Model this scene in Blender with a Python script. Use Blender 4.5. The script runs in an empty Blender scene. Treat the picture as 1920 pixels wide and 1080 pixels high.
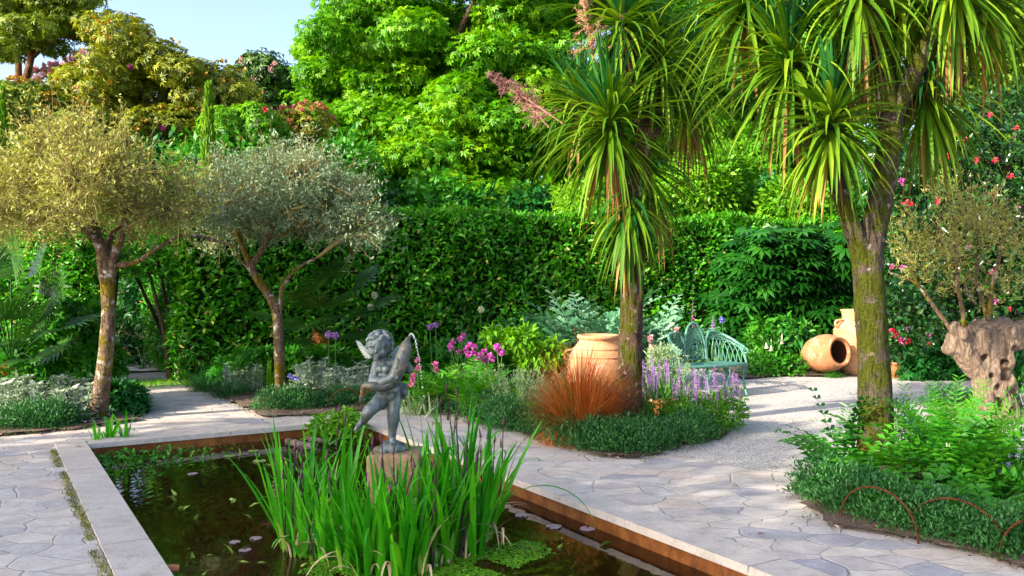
import bpy, bmesh, math, random
import numpy as np
from mathutils import Vector, Matrix

# ------------------------------------------------------------------ camera, sky, sun, exposure
S = bpy.context.scene
C = S.collection
F, CX, CY, H = 1656.0, 960.0, 521.0, 1.6        # focal length in photo pixels, principal column, horizon row, eye height
cam = bpy.data.cameras.new('camera'); camo = bpy.data.objects.new('camera', cam); C.objects.link(camo)
cam.sensor_width = 36; cam.lens = 36 * F / 1920; cam.clip_start = .1; cam.clip_end = 2000
cam.shift_y = (CY - 540) / 1920
camo.location = (0, 0, H); camo.rotation_euler = (math.pi / 2, 0, 0)
S.camera = camo
SUN_EL = math.radians(27)
sh = Vector((-.85, -.53, 0)).normalized()
SUN = Vector((sh.x * math.cos(SUN_EL), sh.y * math.cos(SUN_EL), math.sin(SUN_EL)))
w = bpy.data.worlds.new('World'); S.world = w; w.use_nodes = True
nt = w.node_tree; bg = nt.nodes['Background']
sky = nt.nodes.new('ShaderNodeTexSky'); sky.sky_type = 'NISHITA'; sky.sun_disc = False
sky.sun_elevation = SUN_EL; sky.sun_rotation = math.atan2(SUN.x, SUN.y)
sky.air_density = .8; sky.dust_density = 3.0; sky.ozone_density = .8
nt.links.new(sky.outputs[0], bg.inputs[0]); bg.inputs[1].default_value = .15
sl = bpy.data.lights.new('sun', 'SUN'); sl.energy = 3.9; sl.angle = math.radians(.5); sl.color = (1, .89, .71)
so = bpy.data.objects.new('sun', sl); C.objects.link(so); so.location = (-20, -10, 20)
so.rotation_euler = (-SUN).to_track_quat('-Z', 'Y').to_euler()
S.view_settings.view_transform = 'Standard'; S.view_settings.look = 'None'
S.view_settings.exposure = 1.65; S.view_settings.gamma = 1; S.view_settings.use_curve_mapping = False
S.render.engine = 'CYCLES'
S.cycles.max_bounces = 7; S.cycles.transparent_max_bounces = 12; S.cycles.diffuse_bounces = 4
S.cycles.use_denoising = True

# ------------------------------------------------------------------ helpers
RNG = np.random.default_rng(11)
def seed(n):
    global RNG; RNG = np.random.default_rng(n)
def U(a, b, n=None): return RNG.uniform(a, b, n)
def P(px, py, Y): return np.array([(px - CX) / F * Y, Y, H - (py - CY) / F * Y])
def G(px, py, z=0.0):
    Y = F * (H - z) / (py - CY); return np.array([(px - CX) / F * Y, Y, z])
OX, OY = -4.05, 8.44
vh = np.array([.856, .517]); uh = np.array([-.517, .856])
def V(v, u, z=0.0):                              # pool axes: v across, u along
    return np.array([OX + v * vh[0] + u * uh[0], OY + v * vh[1] + u * uh[1], z])
def unit(a): return a / np.maximum(np.linalg.norm(a, axis=-1, keepdims=True), 1e-9)
def rdir(n): return unit(RNG.normal(size=(n, 3)))
UP = np.array([0, 0, 1.0])

OFF = {}
class MB:
    def __init__(self): self.v = []; self.f = []; self.n = 0
    def add(self, verts, faces, mat=0, rnd=None, smooth=True):
        verts = np.asarray(verts, float).reshape(-1, 3); faces = np.asarray(faces, np.int64)
        if len(faces) == 0: return
        if rnd is None: rnd = np.full(len(faces), .5)
        self.v.append(verts); self.f.append((faces + self.n, mat, np.broadcast_to(rnd, (len(faces),)), smooth)); self.n += len(verts)
    def mesh(self, name, mats, off):
        me = bpy.data.meshes.new(name)
        v = np.concatenate(self.v) - np.asarray(off)
        me.vertices.add(len(v)); me.vertices.foreach_set('co', v.ravel().astype(np.float32))
        li = np.concatenate([f.ravel() for f, _, _, _ in self.f])
        tot = np.concatenate([np.full(len(f), f.shape[1]) for f, _, _, _ in self.f])
        mi = np.concatenate([np.full(len(f), m) for f, m, _, _ in self.f])
        sm = np.concatenate([np.full(len(f), s) for f, _, _, s in self.f])
        rn = np.concatenate([r for _, _, r, _ in self.f])
        me.loops.add(len(li)); me.loops.foreach_set('vertex_index', li.astype(np.int32))
        me.polygons.add(len(tot)); st = np.concatenate([[0], np.cumsum(tot)[:-1]])
        me.polygons.foreach_set('loop_start', st.astype(np.int32)); me.polygons.foreach_set('loop_total', tot.astype(np.int32))
        me.polygons.foreach_set('material_index', mi.astype(np.int32)); me.polygons.foreach_set('use_smooth', sm.astype(bool))
        a = me.attributes.new('rnd', 'FLOAT', 'FACE'); a.data.foreach_set('value', rn.astype(np.float32))
        for m in mats: me.materials.append(m)
        me.update(calc_edges=True); me.validate()
        return me
    def build(self, name, mats, parent=None, origin=None):
        if not isinstance(mats, (list, tuple)): mats = [mats]
        if not self.v: return None
        off = OFF[parent.name] if parent else np.asarray(origin if origin is not None else (0, 0, 0), float)
        o = bpy.data.objects.new(name, self.mesh(name, mats, off)); C.objects.link(o)
        OFF[o.name] = off
        if parent: o.parent = parent
        else: o.location = off
        return o
def tag(o, label=None, cat=None, group=None, kind=None):
    if label: o['label'] = label
    if cat: o['category'] = cat
    if group: o['group'] = group
    if kind: o['kind'] = kind
    return o
def thing(name, label, cat, loc=(0, 0, 0), group=None):
    o = bpy.data.objects.new(name, None); C.objects.link(o); o.empty_display_size = .1
    o.location = [float(x) for x in loc]; OFF[o.name] = np.asarray(loc, float)
    return tag(o, label, cat, group)
def dup(root, loc, rz=0.0, sc=1.0, label=None, group=None):
    r = root.copy(); C.objects.link(r); r.location = [float(x) for x in loc]; r.rotation_euler = (0, 0, rz)
    r.scale = (sc, sc, sc) if np.isscalar(sc) else sc
    if label: r['label'] = label
    if group: r['group'] = group
    for ch in list(root.children):
        c = ch.copy(); C.objects.link(c); c.parent = r
        for g in list(ch.children):
            d = g.copy(); C.objects.link(d); d.parent = c
    return r
def repeats(proto, spots, group=None):
    """spots: (loc, rz, scale, label); the first one moves the prototype itself"""
    out = []
    for i, (loc, rz, sc, lab) in enumerate(spots):
        if i == 0: continue
        out.append(dup(proto, loc, rz, sc, lab, group))
    loc, rz, sc, lab = spots[0]
    proto.location = [float(x) for x in loc]; proto.rotation_euler = (0, 0, rz); proto.scale = (sc, sc, sc) if np.isscalar(sc) else sc
    proto['label'] = lab
    if group: proto['group'] = group
    return [proto] + out

# leaf outlines: x across, y along, z off the blade
DIA = (np.array([[0, 0, 0], [.5, .45, 0], [0, 1, 0], [-.5, .45, 0]]), [[0, 1, 2, 3]])
FOLD = (np.array([[0, 0, 0], [.5, .42, .14], [0, 1, -.06], [-.5, .42, .14], [0, .5, 0]]), [[0, 1, 2, 4], [0, 4, 2, 3]])
_o = np.array([[0, 0, 0], [.36, .22, .08], [.48, .58, .1], [0, 1, -.12], [-.48, .58, .1], [-.36, .22, .08], [0, .25, 0], [0, .62, 0]])
OVALQ = (_o, [[0, 1, 6, 6], [1, 2, 7, 6], [2, 3, 7, 7], [0, 6, 5, 5], [6, 7, 4, 5], [7, 3, 4, 4]])
def tri_clean(t):
    v, f = t
    return v, [[a for i, a in enumerate(q) if a not in q[:i]] for q in f]
OVAL = tri_clean(OVALQ)
def palm_leaf(n=5, spread=1.15, w=.24):          # palmate leaf: n leaflets from one point
    vs, fs = [], []
    for k in range(n):
        a = (k / (n - 1) - .5) * 2 * spread; L = 1 - .28 * abs(k / (n - 1) - .5) * 2
        c, s = math.sin(a), math.cos(a); b = len(vs)
        for x, y, z in ((0, 0, 0), (w / 2, .58, .03), (0, 1, -.14), (-w / 2, .58, .03)):
            vs.append((c * y * L + s * x, s * y * L - c * x, z * L))
        fs.append([b, b + 1, b + 2, b + 3])
    return np.array(vs), fs
PALM5 = palm_leaf(5, 1.5, .3)
PALM8 = palm_leaf(8, 2.1, .26)
def scatter(mb, tmpl, pos, d, nrm, sx, sy, mat=0, rnd=None):
    """place the leaf outline at every pos, blade along d, facing nrm"""
    tv, tf = tmpl; n = len(pos)
    if n == 0: return
    d = unit(d); X = unit(np.cross(d, nrm)); Z = np.cross(X, d)
    sx = np.broadcast_to(sx, (n,)); sy = np.broadcast_to(sy, (n,))
    if rnd is None: rnd = RNG.random(n)
    vv = (pos[:, None, :] + (tv[None, :, 0:1] * sx[:, None, None]) * X[:, None, :] + (tv[None, :, 1:2] * sy[:, None, None]) * d[:, None, :]
          + (tv[None, :, 2:3] * sy[:, None, None]) * Z[:, None, :]).reshape(-1, 3)
    first = True; base = np.arange(n) * len(tv)
    for size in sorted(set(len(f) for f in tf)):
        fa = np.array([f for f in tf if len(f) == size])
        ff = (base[:, None, None] + fa[None]).reshape(-1, size)
        if first: mb.add(vv, ff, mat, np.repeat(rnd, len(fa))); first = False
        else: mb.f.append((ff + mb.n - len(vv), mat, np.repeat(rnd, len(fa)), True))
def straps(mb, base, az, el, L, W, droop, seg=6, prof=None, fold=0.0, mat=0, rnd=None, pw=1.4, side_curl=0.0):
    """curved blades; returns centre line, tangents, side vectors"""
    n = len(base); az, el, L, W, droop, side_curl = [np.broadcast_to(np.asarray(a, float), (n,)) for a in (az, el, L, W, droop, side_curl)]
    s = np.linspace(0, 1, seg + 1); sm = (s[1:] + s[:-1]) / 2
    an = el[:, None] - droop[:, None] * sm ** pw
    a2 = az[:, None] + side_curl[:, None] * sm
    st = np.stack([np.cos(an) * np.cos(a2), np.cos(an) * np.sin(a2), np.sin(an)], -1) * (L / seg)[:, None, None]
    cen = np.concatenate([np.zeros((n, 1, 3)), np.cumsum(st, 1)], 1) + base[:, None, :]
    tan = unit(np.gradient(cen, axis=1))
    az_ = np.concatenate([a2, a2[:, -1:]], 1)
    side = np.stack([-np.sin(az_), np.cos(az_), 0 * az_], -1)
    nor = np.cross(tan, side)
    pf = prof(s) if prof else (1 - s) ** .7
    hw = (W[:, None] * pf[None, :] / 2)[..., None]
    if rnd is None: rnd = RNG.random(n)
    k = seg + 1
    if fold:
        vv = np.stack([cen - side * hw, cen - nor * hw * fold, cen + side * hw], 2).reshape(-1, 3); c = 3
    else:
        vv = np.stack([cen - side * hw, cen + side * hw], 2).reshape(-1, 3); c = 2
    fs = []
    for i in range(seg):
        for j in range(c - 1): fs.append([i * c + j, i * c + j + 1, (i + 1) * c + j + 1, (i + 1) * c + j])
    fs = np.array(fs)
    mb.add(vv, (np.arange(n)[:, None, None] * (k * c) + fs[None]).reshape(-1, 4), mat, np.repeat(rnd, len(fs)))
    return cen, tan, side, nor
IRISP = lambda s: np.where(s < .55, .75 + .45 * s, np.clip((1 - s) / .45, 0, 1) ** .75)
CORDP = lambda s: np.where(s < .35, .55 + 1.28 * s, np.clip((1 - s) / .65, 0, 1) ** .8)
BLADE = lambda s: np.clip(1 - s, .03, 1) ** .6
OVP = lambda s: np.sin(np.pi * np.clip(s * .92 + .06, 0, 1)) ** .8
def fronds(mb, base, az, el, L, droop, wmax, nl=12, leaf=FOLD, lw=.3, up=.35, mat=0, rmat=None, shape=None, rnd=None, rw=.012, lean=0.15):
    """feathered leaves: a midrib and nl leaflets on each side"""
    n = len(base)
    if rnd is None: rnd = RNG.random(n)
    cen, tan, side, nor = straps(mb, base, az, el, L, rw, droop, nl, lambda s: 1 - .8 * s, 0, mat if rmat is None else rmat, rnd)
    s = np.linspace(0, 1, nl + 1)
    ln = (shape(s) if shape else np.sin(np.pi * (s * .9 + .1)) ** .8 * (1 - .45 * s))
    L = np.broadcast_to(L, (n,)); wm = np.broadcast_to(wmax, (n,))
    for sg in (-1, 1):
        for i in range(1, nl + 1):
            d = side[:, i] * sg * math.cos(up) + tan[:, i] * math.sin(up) + nor[:, i] * lean + rdir(n) * .12
            ll = wm * ln[i] * U(.85, 1.15, n)
            scatter(mb, leaf, cen[:, i], d, nor[:, i] + rdir(n) * .2, ll * lw + .004, ll, mat, np.clip(rnd + U(-.15, .15, n), 0, 1))
    return cen
def tube(mb, pts, rad, ns=8, mat=0, rnd=.5, cap=True, wob=0.0):
    pts = np.asarray(pts, float); k = len(pts); rad = np.broadcast_to(np.asarray(rad, float), (k,))
    T = unit(np.gradient(pts, axis=0)); a = np.array([0, 0, 1.0]) if abs(T[0][2]) < .9 else np.array([1.0, 0, 0])
    Nn = unit(np.cross(T[0], a)); rows = []
    for i in range(k):
        Nn = unit(Nn - T[i] * np.dot(Nn, T[i])); B = np.cross(T[i], Nn)
        th = np.arange(ns) / ns * 2 * np.pi
        r = rad[i] * (1 + (wob * RNG.normal(size=ns) if wob else 0))
        rows.append(pts[i] + (np.cos(th) * r)[:, None] * Nn + (np.sin(th) * r)[:, None] * B)
    v = np.concatenate(rows); f = []
    for i in range(k - 1):
        for j in range(ns): f.append([i * ns + j, i * ns + (j + 1) % ns, (i + 1) * ns + (j + 1) % ns, (i + 1) * ns + j])
    mb.add(v, f, mat, rnd)
    if cap:
        for i, o in ((0, -1), (k - 1, 1)):
            ring = rows[i]; c = ring.mean(0)
            mb.add(np.vstack([ring, c]), [[j, (j + 1) % ns, ns] for j in range(ns)], mat, rnd)
def spline(pts, n=16):
    """smooth polyline through points (Catmull-Rom)"""
    p = np.asarray(pts, float); p = np.vstack([2 * p[0] - p[1], p, 2 * p[-1] - p[-2]]); out = []
    m = len(p) - 3; per = max(2, n // m)
    for i in range(m):
        a, b, c, d = p[i:i + 4]
        for t in np.arange(per) / per:
            out.append(.5 * ((2 * b) + (c - a) * t + (2 * a - 5 * b + 4 * c - d) * t * t + (3 * b - a - 3 * c + d) * t ** 3))
    out.append(p[-2]); return np.array(out)
def rad_along(r, n): return np.interp(np.linspace(0, 1, n), np.linspace(0, 1, len(r)), r)
def prisms(mb, a, b, r0, r1, mat=0, rnd=None):
    """many thin straight twigs at once"""
    n = len(a); d = unit(b - a); X = unit(np.cross(d, rdir(n))); Y = np.cross(d, X)
    r0 = np.broadcast_to(r0, (n,))[:, None]; r1 = np.broadcast_to(r1, (n,))[:, None]; vs = []
    for p, r in ((a, r0), (b, r1)):
        for k in range(3):
            t = k * 2 * np.pi / 3; vs.append(p + X * r * math.cos(t) + Y * r * math.sin(t))
    v = np.stack(vs, 1).reshape(-1, 3); f = np.array([[0, 1, 4, 3], [1, 2, 5, 4], [2, 0, 3, 5]])
    if rnd is None: rnd = RNG.random(n)
    mb.add(v, (np.arange(n)[:, None, None] * 6 + f[None]).reshape(-1, 4), mat, np.repeat(rnd, 3))
def lathe(mb, prof, seg=40, origin=(0, 0, 0), rot=None, mat=0):
    prof = np.asarray(prof, float); k = len(prof); th = np.arange(seg) / seg * 2 * np.pi
    v = np.stack([prof[:, 0][:, None] * np.cos(th), prof[:, 0][:, None] * np.sin(th), np.repeat(prof[:, 1][:, None], seg, 1)], -1).reshape(-1, 3)
    if rot is not None: v = v @ np.array(rot).T
    f = [[i * seg + j, i * seg + (j + 1) % seg, (i + 1) * seg + (j + 1) % seg, (i + 1) * seg + j] for i in range(k - 1) for j in range(seg)]
    mb.add(v + np.asarray(origin), f, mat)
def box(mb, c, s, rz=0.0, mat=0, smooth=False):
    x, y, z = np.array(s) / 2
    v = np.array([[-x, -y, -z], [x, -y, -z], [x, y, -z], [-x, y, -z], [-x, -y, z], [x, -y, z], [x, y, z], [-x, y, z]])
    cs, sn = math.cos(rz), math.sin(rz); v = v @ np.array([[cs, sn, 0], [-sn, cs, 0], [0, 0, 1]])
    mb.add(v + np.asarray(c), [[0, 3, 2, 1], [4, 5, 6, 7], [0, 1, 5, 4], [1, 2, 6, 5], [2, 3, 7, 6], [3, 0, 4, 7]], mat, None, smooth)
def ball(mb, c, r, seg=12, ring=8, mat=0, rnd=.5):
    r = np.broadcast_to(np.asarray(r, float), (3,)); v = []
    for i in range(ring + 1):
        a = math.pi * i / ring
        for j in range(seg):
            b = 2 * math.pi * j / seg; v.append((math.sin(a) * math.cos(b), math.sin(a) * math.sin(b), math.cos(a)))
    f = [[i * seg + j, (i + 1) * seg + j, (i + 1) * seg + (j + 1) % seg, i * seg + (j + 1) % seg] for i in range(ring) for j in range(seg)]
    mb.add(np.array(v) * r + np.asarray(c), f, mat, rnd)
def lump(p, f=1.0, s=0.0):                       # cheap smooth noise, about -1..1
    x, y, z = p[..., 0] * f + s, p[..., 1] * f + 1.7 * s, p[..., 2] * f - s
    return (np.sin(1.7 * x + .6 * y + 1.1 * z) + np.sin(2.3 * y - 1.3 * z + .7 * x + 1.3) + np.sin(2.9 * z + 1.9 * x - .8 * y + 4.1)
            + .6 * np.sin(5.1 * x + 3.7 * y - 4.3 * z + 2.2)) / 3.6
def crown_pts(cen, rad, n, lo=.62, hi=1.05, gaps=.0, gf=1.2):
    """points near the skin of a set of lobes, not inside the others"""
    cen = np.asarray(cen, float); rad = np.asarray(rad, float)
    if rad.ndim == 1: rad = np.repeat(rad[:, None], 3, 1)
    wt = (rad[:, 0] * rad[:, 1] + rad[:, 2] * rad[:, 1] + rad[:, 0] * rad[:, 2]); wt = wt / wt.sum()
    m = int(n * 2.2); k = RNG.choice(len(cen), m, p=wt); d = rdir(m)
    r = U(lo ** 2, hi ** 2, m) ** .5
    p = cen[k] + d * rad[k] * r[:, None]
    q = np.full(m, 9.0)
    for i in range(len(cen)):
        e = np.linalg.norm((p - cen[i]) / rad[i], axis=1); e[k == i] = 9; q = np.minimum(q, e)
    ok = q > lo * .92
    if gaps: ok &= lump(p, gf, 3.1) > gaps - 1
    p, d = p[ok][:n], unit(d[ok][:n] / rad[k[ok][:n]])
    return p, d
def remesh(mb, name, mats, parent=None, voxel=.006, smooth=6, origin=None):
    o = mb.build('tmp', mats, parent, origin); off = OFF[o.name]
    m = o.modifiers.new('r', 'REMESH'); m.mode = 'VOXEL'; m.voxel_size = voxel; m.use_smooth_shade = True
    if smooth: s_ = o.modifiers.new('s', 'SMOOTH'); s_.factor = .5; s_.iterations = smooth
    dg = bpy.context.evaluated_depsgraph_get(); ev = o.evaluated_get(dg)
    me = bpy.data.meshes.new_from_object(ev); me.name = name
    me.materials.clear()
    for x in (mats if isinstance(mats, (list, tuple)) else [mats]): me.materials.append(x)
    old = o.data; o.modifiers.clear(); o.data = me; bpy.data.meshes.remove(old); o.name = name; OFF[o.name] = off
    me.polygons.foreach_set('use_smooth', np.ones(len(me.polygons), bool))
    return o
def capsule(mb, a, b, ra, rb, n=7, ns=14):
    a = np.asarray(a, float); b = np.asarray(b, float); L = np.linalg.norm(b - a); d = (b - a) / max(L, 1e-6); pts = []; rr = []
    for t in np.linspace(-math.pi / 2, 0, 5)[:-1]: pts.append(a + d * ra * math.sin(t)); rr.append(max(ra * math.cos(t), ra * .05))
    for t in np.linspace(0, 1, n): pts.append(a + (b - a) * t); rr.append(ra + (rb - ra) * t)
    for t in np.linspace(0, math.pi / 2, 5)[1:]: pts.append(b + d * rb * math.sin(t)); rr.append(max(rb * math.cos(t), rb * .05))
    tube(mb, pts, rr, ns)

# ------------------------------------------------------------------ materials
class NT:
    def __init__(self, name):
        self.m = bpy.data.materials.new(name); self.m.use_nodes = True; self.t = self.m.node_tree
        self.b = self.t.nodes['Principled BSDF']; self.out = self.t.nodes['Material Output']
    def n(self, typ, **kw):
        x = self.t.nodes.new('ShaderNode' + typ)
        for k, v in kw.items():
            if k in x.inputs.keys() and not hasattr(x, k): x.inputs[k].default_value = v
            else:
                try: setattr(x, k, v)
                except Exception: x.inputs[k].default_value = v
        return x
    def l(self, a, b): self.t.links.new(a, b)
    def coord(self): return self.n('TexCoord').outputs['Object']
    def noise(self, scale, detail=5, rough=.6, vec=None, dist=0):
        x = self.n('TexNoise'); x.inputs['Scale'].default_value = scale; x.inputs['Detail'].default_value = detail
        x.inputs['Roughness'].default_value = rough; x.inputs['Distortion'].default_value = dist
        if vec is None: vec = self.coord()
        self.l(vec, x.inputs['Vector']); return x.outputs['Fac']
    def ramp(self, fac, stops):
        r = self.n('ValToRGB'); e = r.color_ramp.elements
        while len(e) < len(stops): e.new(.5)
        for x, (p, c) in zip(e, stops): x.position = p; x.color = (c[0], c[1], c[2], 1) if not np.isscalar(c) else (c, c, c, 1)
        self.l(fac, r.inputs[0]); return r.outputs[0]
    def mix(self, fac, a, b, mode='MIX'):
        x = self.n('Mix'); x.data_type = 'RGBA'; x.blend_type = mode
        for sock, val in ((x.inputs[0], fac), (x.inputs[6], a), (x.inputs[7], b)):
            if hasattr(val, 'is_linked') or hasattr(val, 'node'): self.l(val, sock)
            elif np.isscalar(val): sock.default_value = val
            else: sock.default_value = (*val, 1)
        return x.outputs[2]
    def math(self, op, a, b=0.0):
        x = self.n('Math'); x.operation = op
        for s_, v in zip(x.inputs, (a, b)):
            if hasattr(v, 'node'): self.l(v, s_)
            else: s_.default_value = v
        return x.outputs[0]
    def bump(self, h, strength=.3, dist=.02):
        b = self.n('Bump'); b.inputs['Strength'].default_value = strength; b.inputs['Distance'].default_value = dist
        self.l(h, b.inputs['Height']); self.l(b.outputs[0], self.b.inputs['Normal'])
    def base(self, c, rough=.8, spec=.3, metal=0):
        if hasattr(c, 'node'): self.l(c, self.b.inputs['Base Color'])
        else: self.b.inputs['Base Color'].default_value = (*c, 1)
        self.b.inputs['Roughness'].default_value = rough; self.b.inputs['Specular IOR Level'].default_value = spec; self.b.inputs['Metallic'].default_value = metal
        return self.m
def leafmat(name, dark, mid, light, tr=.3, rough=.42, spec=.35, trc=None, nscale=1.3):
    t = NT(name); a = t.n('Attribute'); a.attribute_name = 'rnd'
    nz = t.noise(nscale, 3, .6)
    f = t.math('ADD', t.math('MULTIPLY', a.outputs['Fac'], .65), t.math('MULTIPLY', t.math('SUBTRACT', nz, .33), .95))
    col = t.ramp(f, [(.08, dark), (.5, mid), (.92, light)])
    t.base(col, rough, spec)
    if tr:
        tb = t.n('BsdfTranslucent'); mx = t.n('MixShader'); mx.inputs[0].default_value = tr
        t.l(t.mix(1.0, col, trc or (1.5, 1.35, .6), 'MULTIPLY'), tb.inputs[0])
        t.l(t.b.outputs[0], mx.inputs[1]); t.l(tb.outputs[0], mx.inputs[2]); t.l(mx.outputs[0], t.out.inputs[0])
    return t.m
def barkmat(name, base, pale, moss, mossamt=.5, lich=.5, scale=9, vert=.3):
    t = NT(name); mp = t.n('Mapping'); mp.inputs['Scale'].default_value = (1, 1, vert); t.l(t.coord(), mp.inputs[0]); v = mp.outputs[0]
    n1 = t.noise(scale * 2, 6, .7, v); n2 = t.noise(scale * .55, 4, .6); n3 = t.noise(scale * 1.4, 3, .5)
    c = t.mix(t.ramp(n1, [(.3, 0), (.75, 1)]), tuple(x * .5 for x in base), tuple(x * 1.4 for x in base))
    c = t.mix(t.ramp(n3, [(.72 - lich * .22, 0), (.78 - lich * .2, 1)]), c, pale)
    c = t.mix(t.ramp(n2, [(.62 - mossamt * .3, 0), (.72 - mossamt * .3, 1)]), c, t.mix(n1, tuple(x * .5 for x in moss), tuple(x * 1.5 for x in moss)))
    m2 = t.n('Mapping'); m2.inputs['Scale'].default_value = (1, 1, .16); t.l(t.coord(), m2.inputs[0]); n4 = t.noise(scale * 6, 5, .65, m2.outputs[0], .4); n5 = t.noise(scale * 7, 4, .7)
    c = t.mix(1.0, c, t.ramp(n4, [(.34, .35), (.52, 1.08)]), 'MULTIPLY'); c = t.mix(1.0, c, t.ramp(n5, [(.32, .6), (.68, 1.3)]), 'MULTIPLY')
    t.base(c, .9, .15); t.bump(t.math('ADD', t.math('ADD', n1, t.math('MULTIPLY', n4, 1.4)), t.math('MULTIPLY', n5, .6)), 1.0, .04); return t.m
M = {}
# foliage
M['laurel'] = leafmat('laurel_leaf', (.02, .135, .003), (.05, .28, .004), (.15, .45, .009), .28, .38, .35)
M['laurel_new'] = leafmat('laurel_new_leaf', (.03, .15, .004), (.06, .26, .006), (.13, .38, .01), .35, .4, .4)
M['laurel_pale'] = leafmat('yellow_highlight_laurel_leaf', (.20, .20, .02), (.38, .36, .06), (.52, .46, .14), .2, .5, .3)  # yellowing leaves whose pale tone also paints the highlights on the hedge
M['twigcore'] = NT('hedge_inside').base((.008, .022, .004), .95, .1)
M['chestnut'] = leafmat('spring_leaf', (.03, .17, .003), (.10, .32, .004), (.29, .50, .006), .36, .5, .25, nscale=.8)
M['backleaf'] = leafmat('woodland_leaf', (.03, .15, .004), (.08, .29, .006), (.2, .43, .012), .38, .5, .25, nscale=.6)
M['rhodo'] = leafmat('rhododendron_leaf', (.07, .11, .005), (.20, .25, .010), (.40, .41, .025), .28, .42, .4)
M['rhodo_y'] = leafmat('rhododendron_young_leaf', (.06, .12, .006), (.15, .24, .012), (.33, .38, .03), .25, .42, .4)
M['bronzebud'] = leafmat('old_flower_truss', (.26, .13, .015), (.38, .22, .03), (.46, .32, .06), .15, .6, .2)
M['pinkfl'] = leafmat('pink_flower', (.55, .05, .22), (.72, .14, .36), (.85, .38, .55), .25, .5, .3, (1, 1, 1))
M['redfl'] = leafmat('red_flower', (.5, .012, .05), (.68, .02, .08), (.75, .1, .12), .2, .45, .3, (1, .8, .8))
M['magentafl'] = leafmat('magenta_flower', (.42, .03, .30), (.6, .08, .45), (.75, .25, .6), .2, .5, .3, (1, 1, 1))
M['purplefl'] = leafmat('violet_flower', (.22, .08, .34), (.38, .19, .50), (.58, .38, .62), .2, .5, .3, (1, 1, 1))
M['bluefl'] = leafmat('blue_flower', (.12, .10, .5), (.2, .18, .65), (.35, .35, .8), .2, .5, .3, (1, 1, 1))
M['whitefl'] = leafmat('cream_flower', (.55, .58, .36), (.7, .72, .5), (.8, .82, .66), .25, .5, .3, (1, 1, .9))
M['yellowfl'] = leafmat('yellow_flower', (.7, .45, .01), (.8, .6, .02), (.85, .75, .1), .2, .5, .3, (1, 1, .6))
M['palefl'] = leafmat('faded_pink_flower', (.55, .22, .26), (.7, .36, .38), (.8, .55, .52), .2, .5, .3, (1, 1, 1))
M['olive'] = leafmat('olive_leaf', (.13, .17, .02), (.32, .34, .065), (.58, .57, .18), .22, .5, .35, nscale=1.6)
M['olive_grey'] = leafmat('grey_olive_leaf', (.08, .15, .08), (.18, .27, .15), (.40, .50, .31), .2, .5, .35, nscale=1.6)
M['olivetwig'] = leafmat('olive_twig', (.14, .11, .03), (.26, .20, .07), (.44, .36, .16), 0, .8, .15)
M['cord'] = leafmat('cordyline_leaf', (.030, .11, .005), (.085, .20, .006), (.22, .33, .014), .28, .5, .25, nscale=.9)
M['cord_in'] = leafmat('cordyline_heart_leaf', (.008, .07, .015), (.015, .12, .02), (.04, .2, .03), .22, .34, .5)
M['cord_old'] = leafmat('dry_cordyline_leaf', (.16, .08, .02), (.28, .15, .04), (.42, .27, .08), .2, .6, .2)
M['panicle'] = leafmat('cordyline_panicle', (.16, .07, .08), (.30, .14, .13), (.48, .25, .18), 0, .7, .2)
M['palm'] = leafmat('fan_palm_leaf', (.008, .045, .006), (.016, .08, .008), (.06, .16, .015), .14, .36, .5)
M['fatsia'] = leafmat('fatsia_leaf', (.006, .048, .005), (.011, .09, .007), (.035, .16, .014), .15, .32, .5)
M['camellia'] = leafmat('camellia_leaf', (.006, .035, .005), (.014, .07, .01), (.05, .12, .02), .12, .25, .6)
M['bush'] = leafmat('bush_leaf', (.012, .10, .006), (.03, .2, .008), (.09, .32, .012), .3, .45, .35)
M['lime'] = leafmat('lime_leaf', (.05, .2, .005), (.12, .34, .008), (.24, .45, .015), .35, .45, .3)
M['shadegreen'] = leafmat('shade_shrub_leaf', (.006, .06, .008), (.012, .12, .015), (.03, .2, .03), .2, .4, .4)
M['edging'] = leafmat('germander_leaf', (.012, .07, .014), (.028, .14, .03), (.075, .25, .06), .2, .45, .35, nscale=4)
M['silver'] = leafmat('woolly_silver_leaf', (.20, .29, .20), (.36, .45, .34), (.56, .62, .50), .15, .75, .15, (1.1, 1.1, .9))
M['sage'] = leafmat('grey_green_leaf', (.12, .22, .10), (.24, .36, .18), (.42, .52, .32), .2, .65, .2)
M['cardoon'] = leafmat('cardoon_leaf', (.035, .14, .06), (.09, .25, .13), (.26, .43, .27), .2, .5, .3, (1.1, 1.2, .9))
M['iris'] = leafmat('iris_leaf', (.016, .20, .005), (.05, .37, .007), (.15, .54, .012), .38, .35, .45, nscale=2)
M['iris_pale'] = leafmat('iris_leaf_base', (.1, .3, .02), (.22, .4, .04), (.4, .5, .1), .3, .4, .4)
M['dry'] = leafmat('dry_blade', (.3, .2, .1), (.5, .36, .2), (.65, .5, .32), .15, .7, .2)
M['darkstem'] = NT('dark_flower_stem').base((.05, .02, .03), .6, .3)
M['greenstem'] = NT('green_stem').base((.06, .19, .03), .6, .3)
M['redgrass'] = leafmat('red_tussock', (.22, .05, .010), (.52, .12, .02), (.74, .36, .09), .2, .5, .3, (1.3, 1, .7), 2.5)
M['redgrass_g'] = leafmat('green_tussock', (.10, .11, .012), (.22, .17, .02), (.38, .24, .04), .2, .5, .3, nscale=2.5)
M['fern'] = leafmat('fern_leaf', (.02, .16, .006), (.06, .28, .008), (.16, .42, .015), .35, .5, .25)
M['grass'] = leafmat('lawn_blade', (.08, .28, .01), (.15, .42, .015), (.25, .52, .03), .3, .5, .2)
M['duck'] = leafmat('duckweed', (.04, .16, .005), (.09, .27, .008), (.18, .38, .015), 0, .6, .3, nscale=5)
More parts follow.
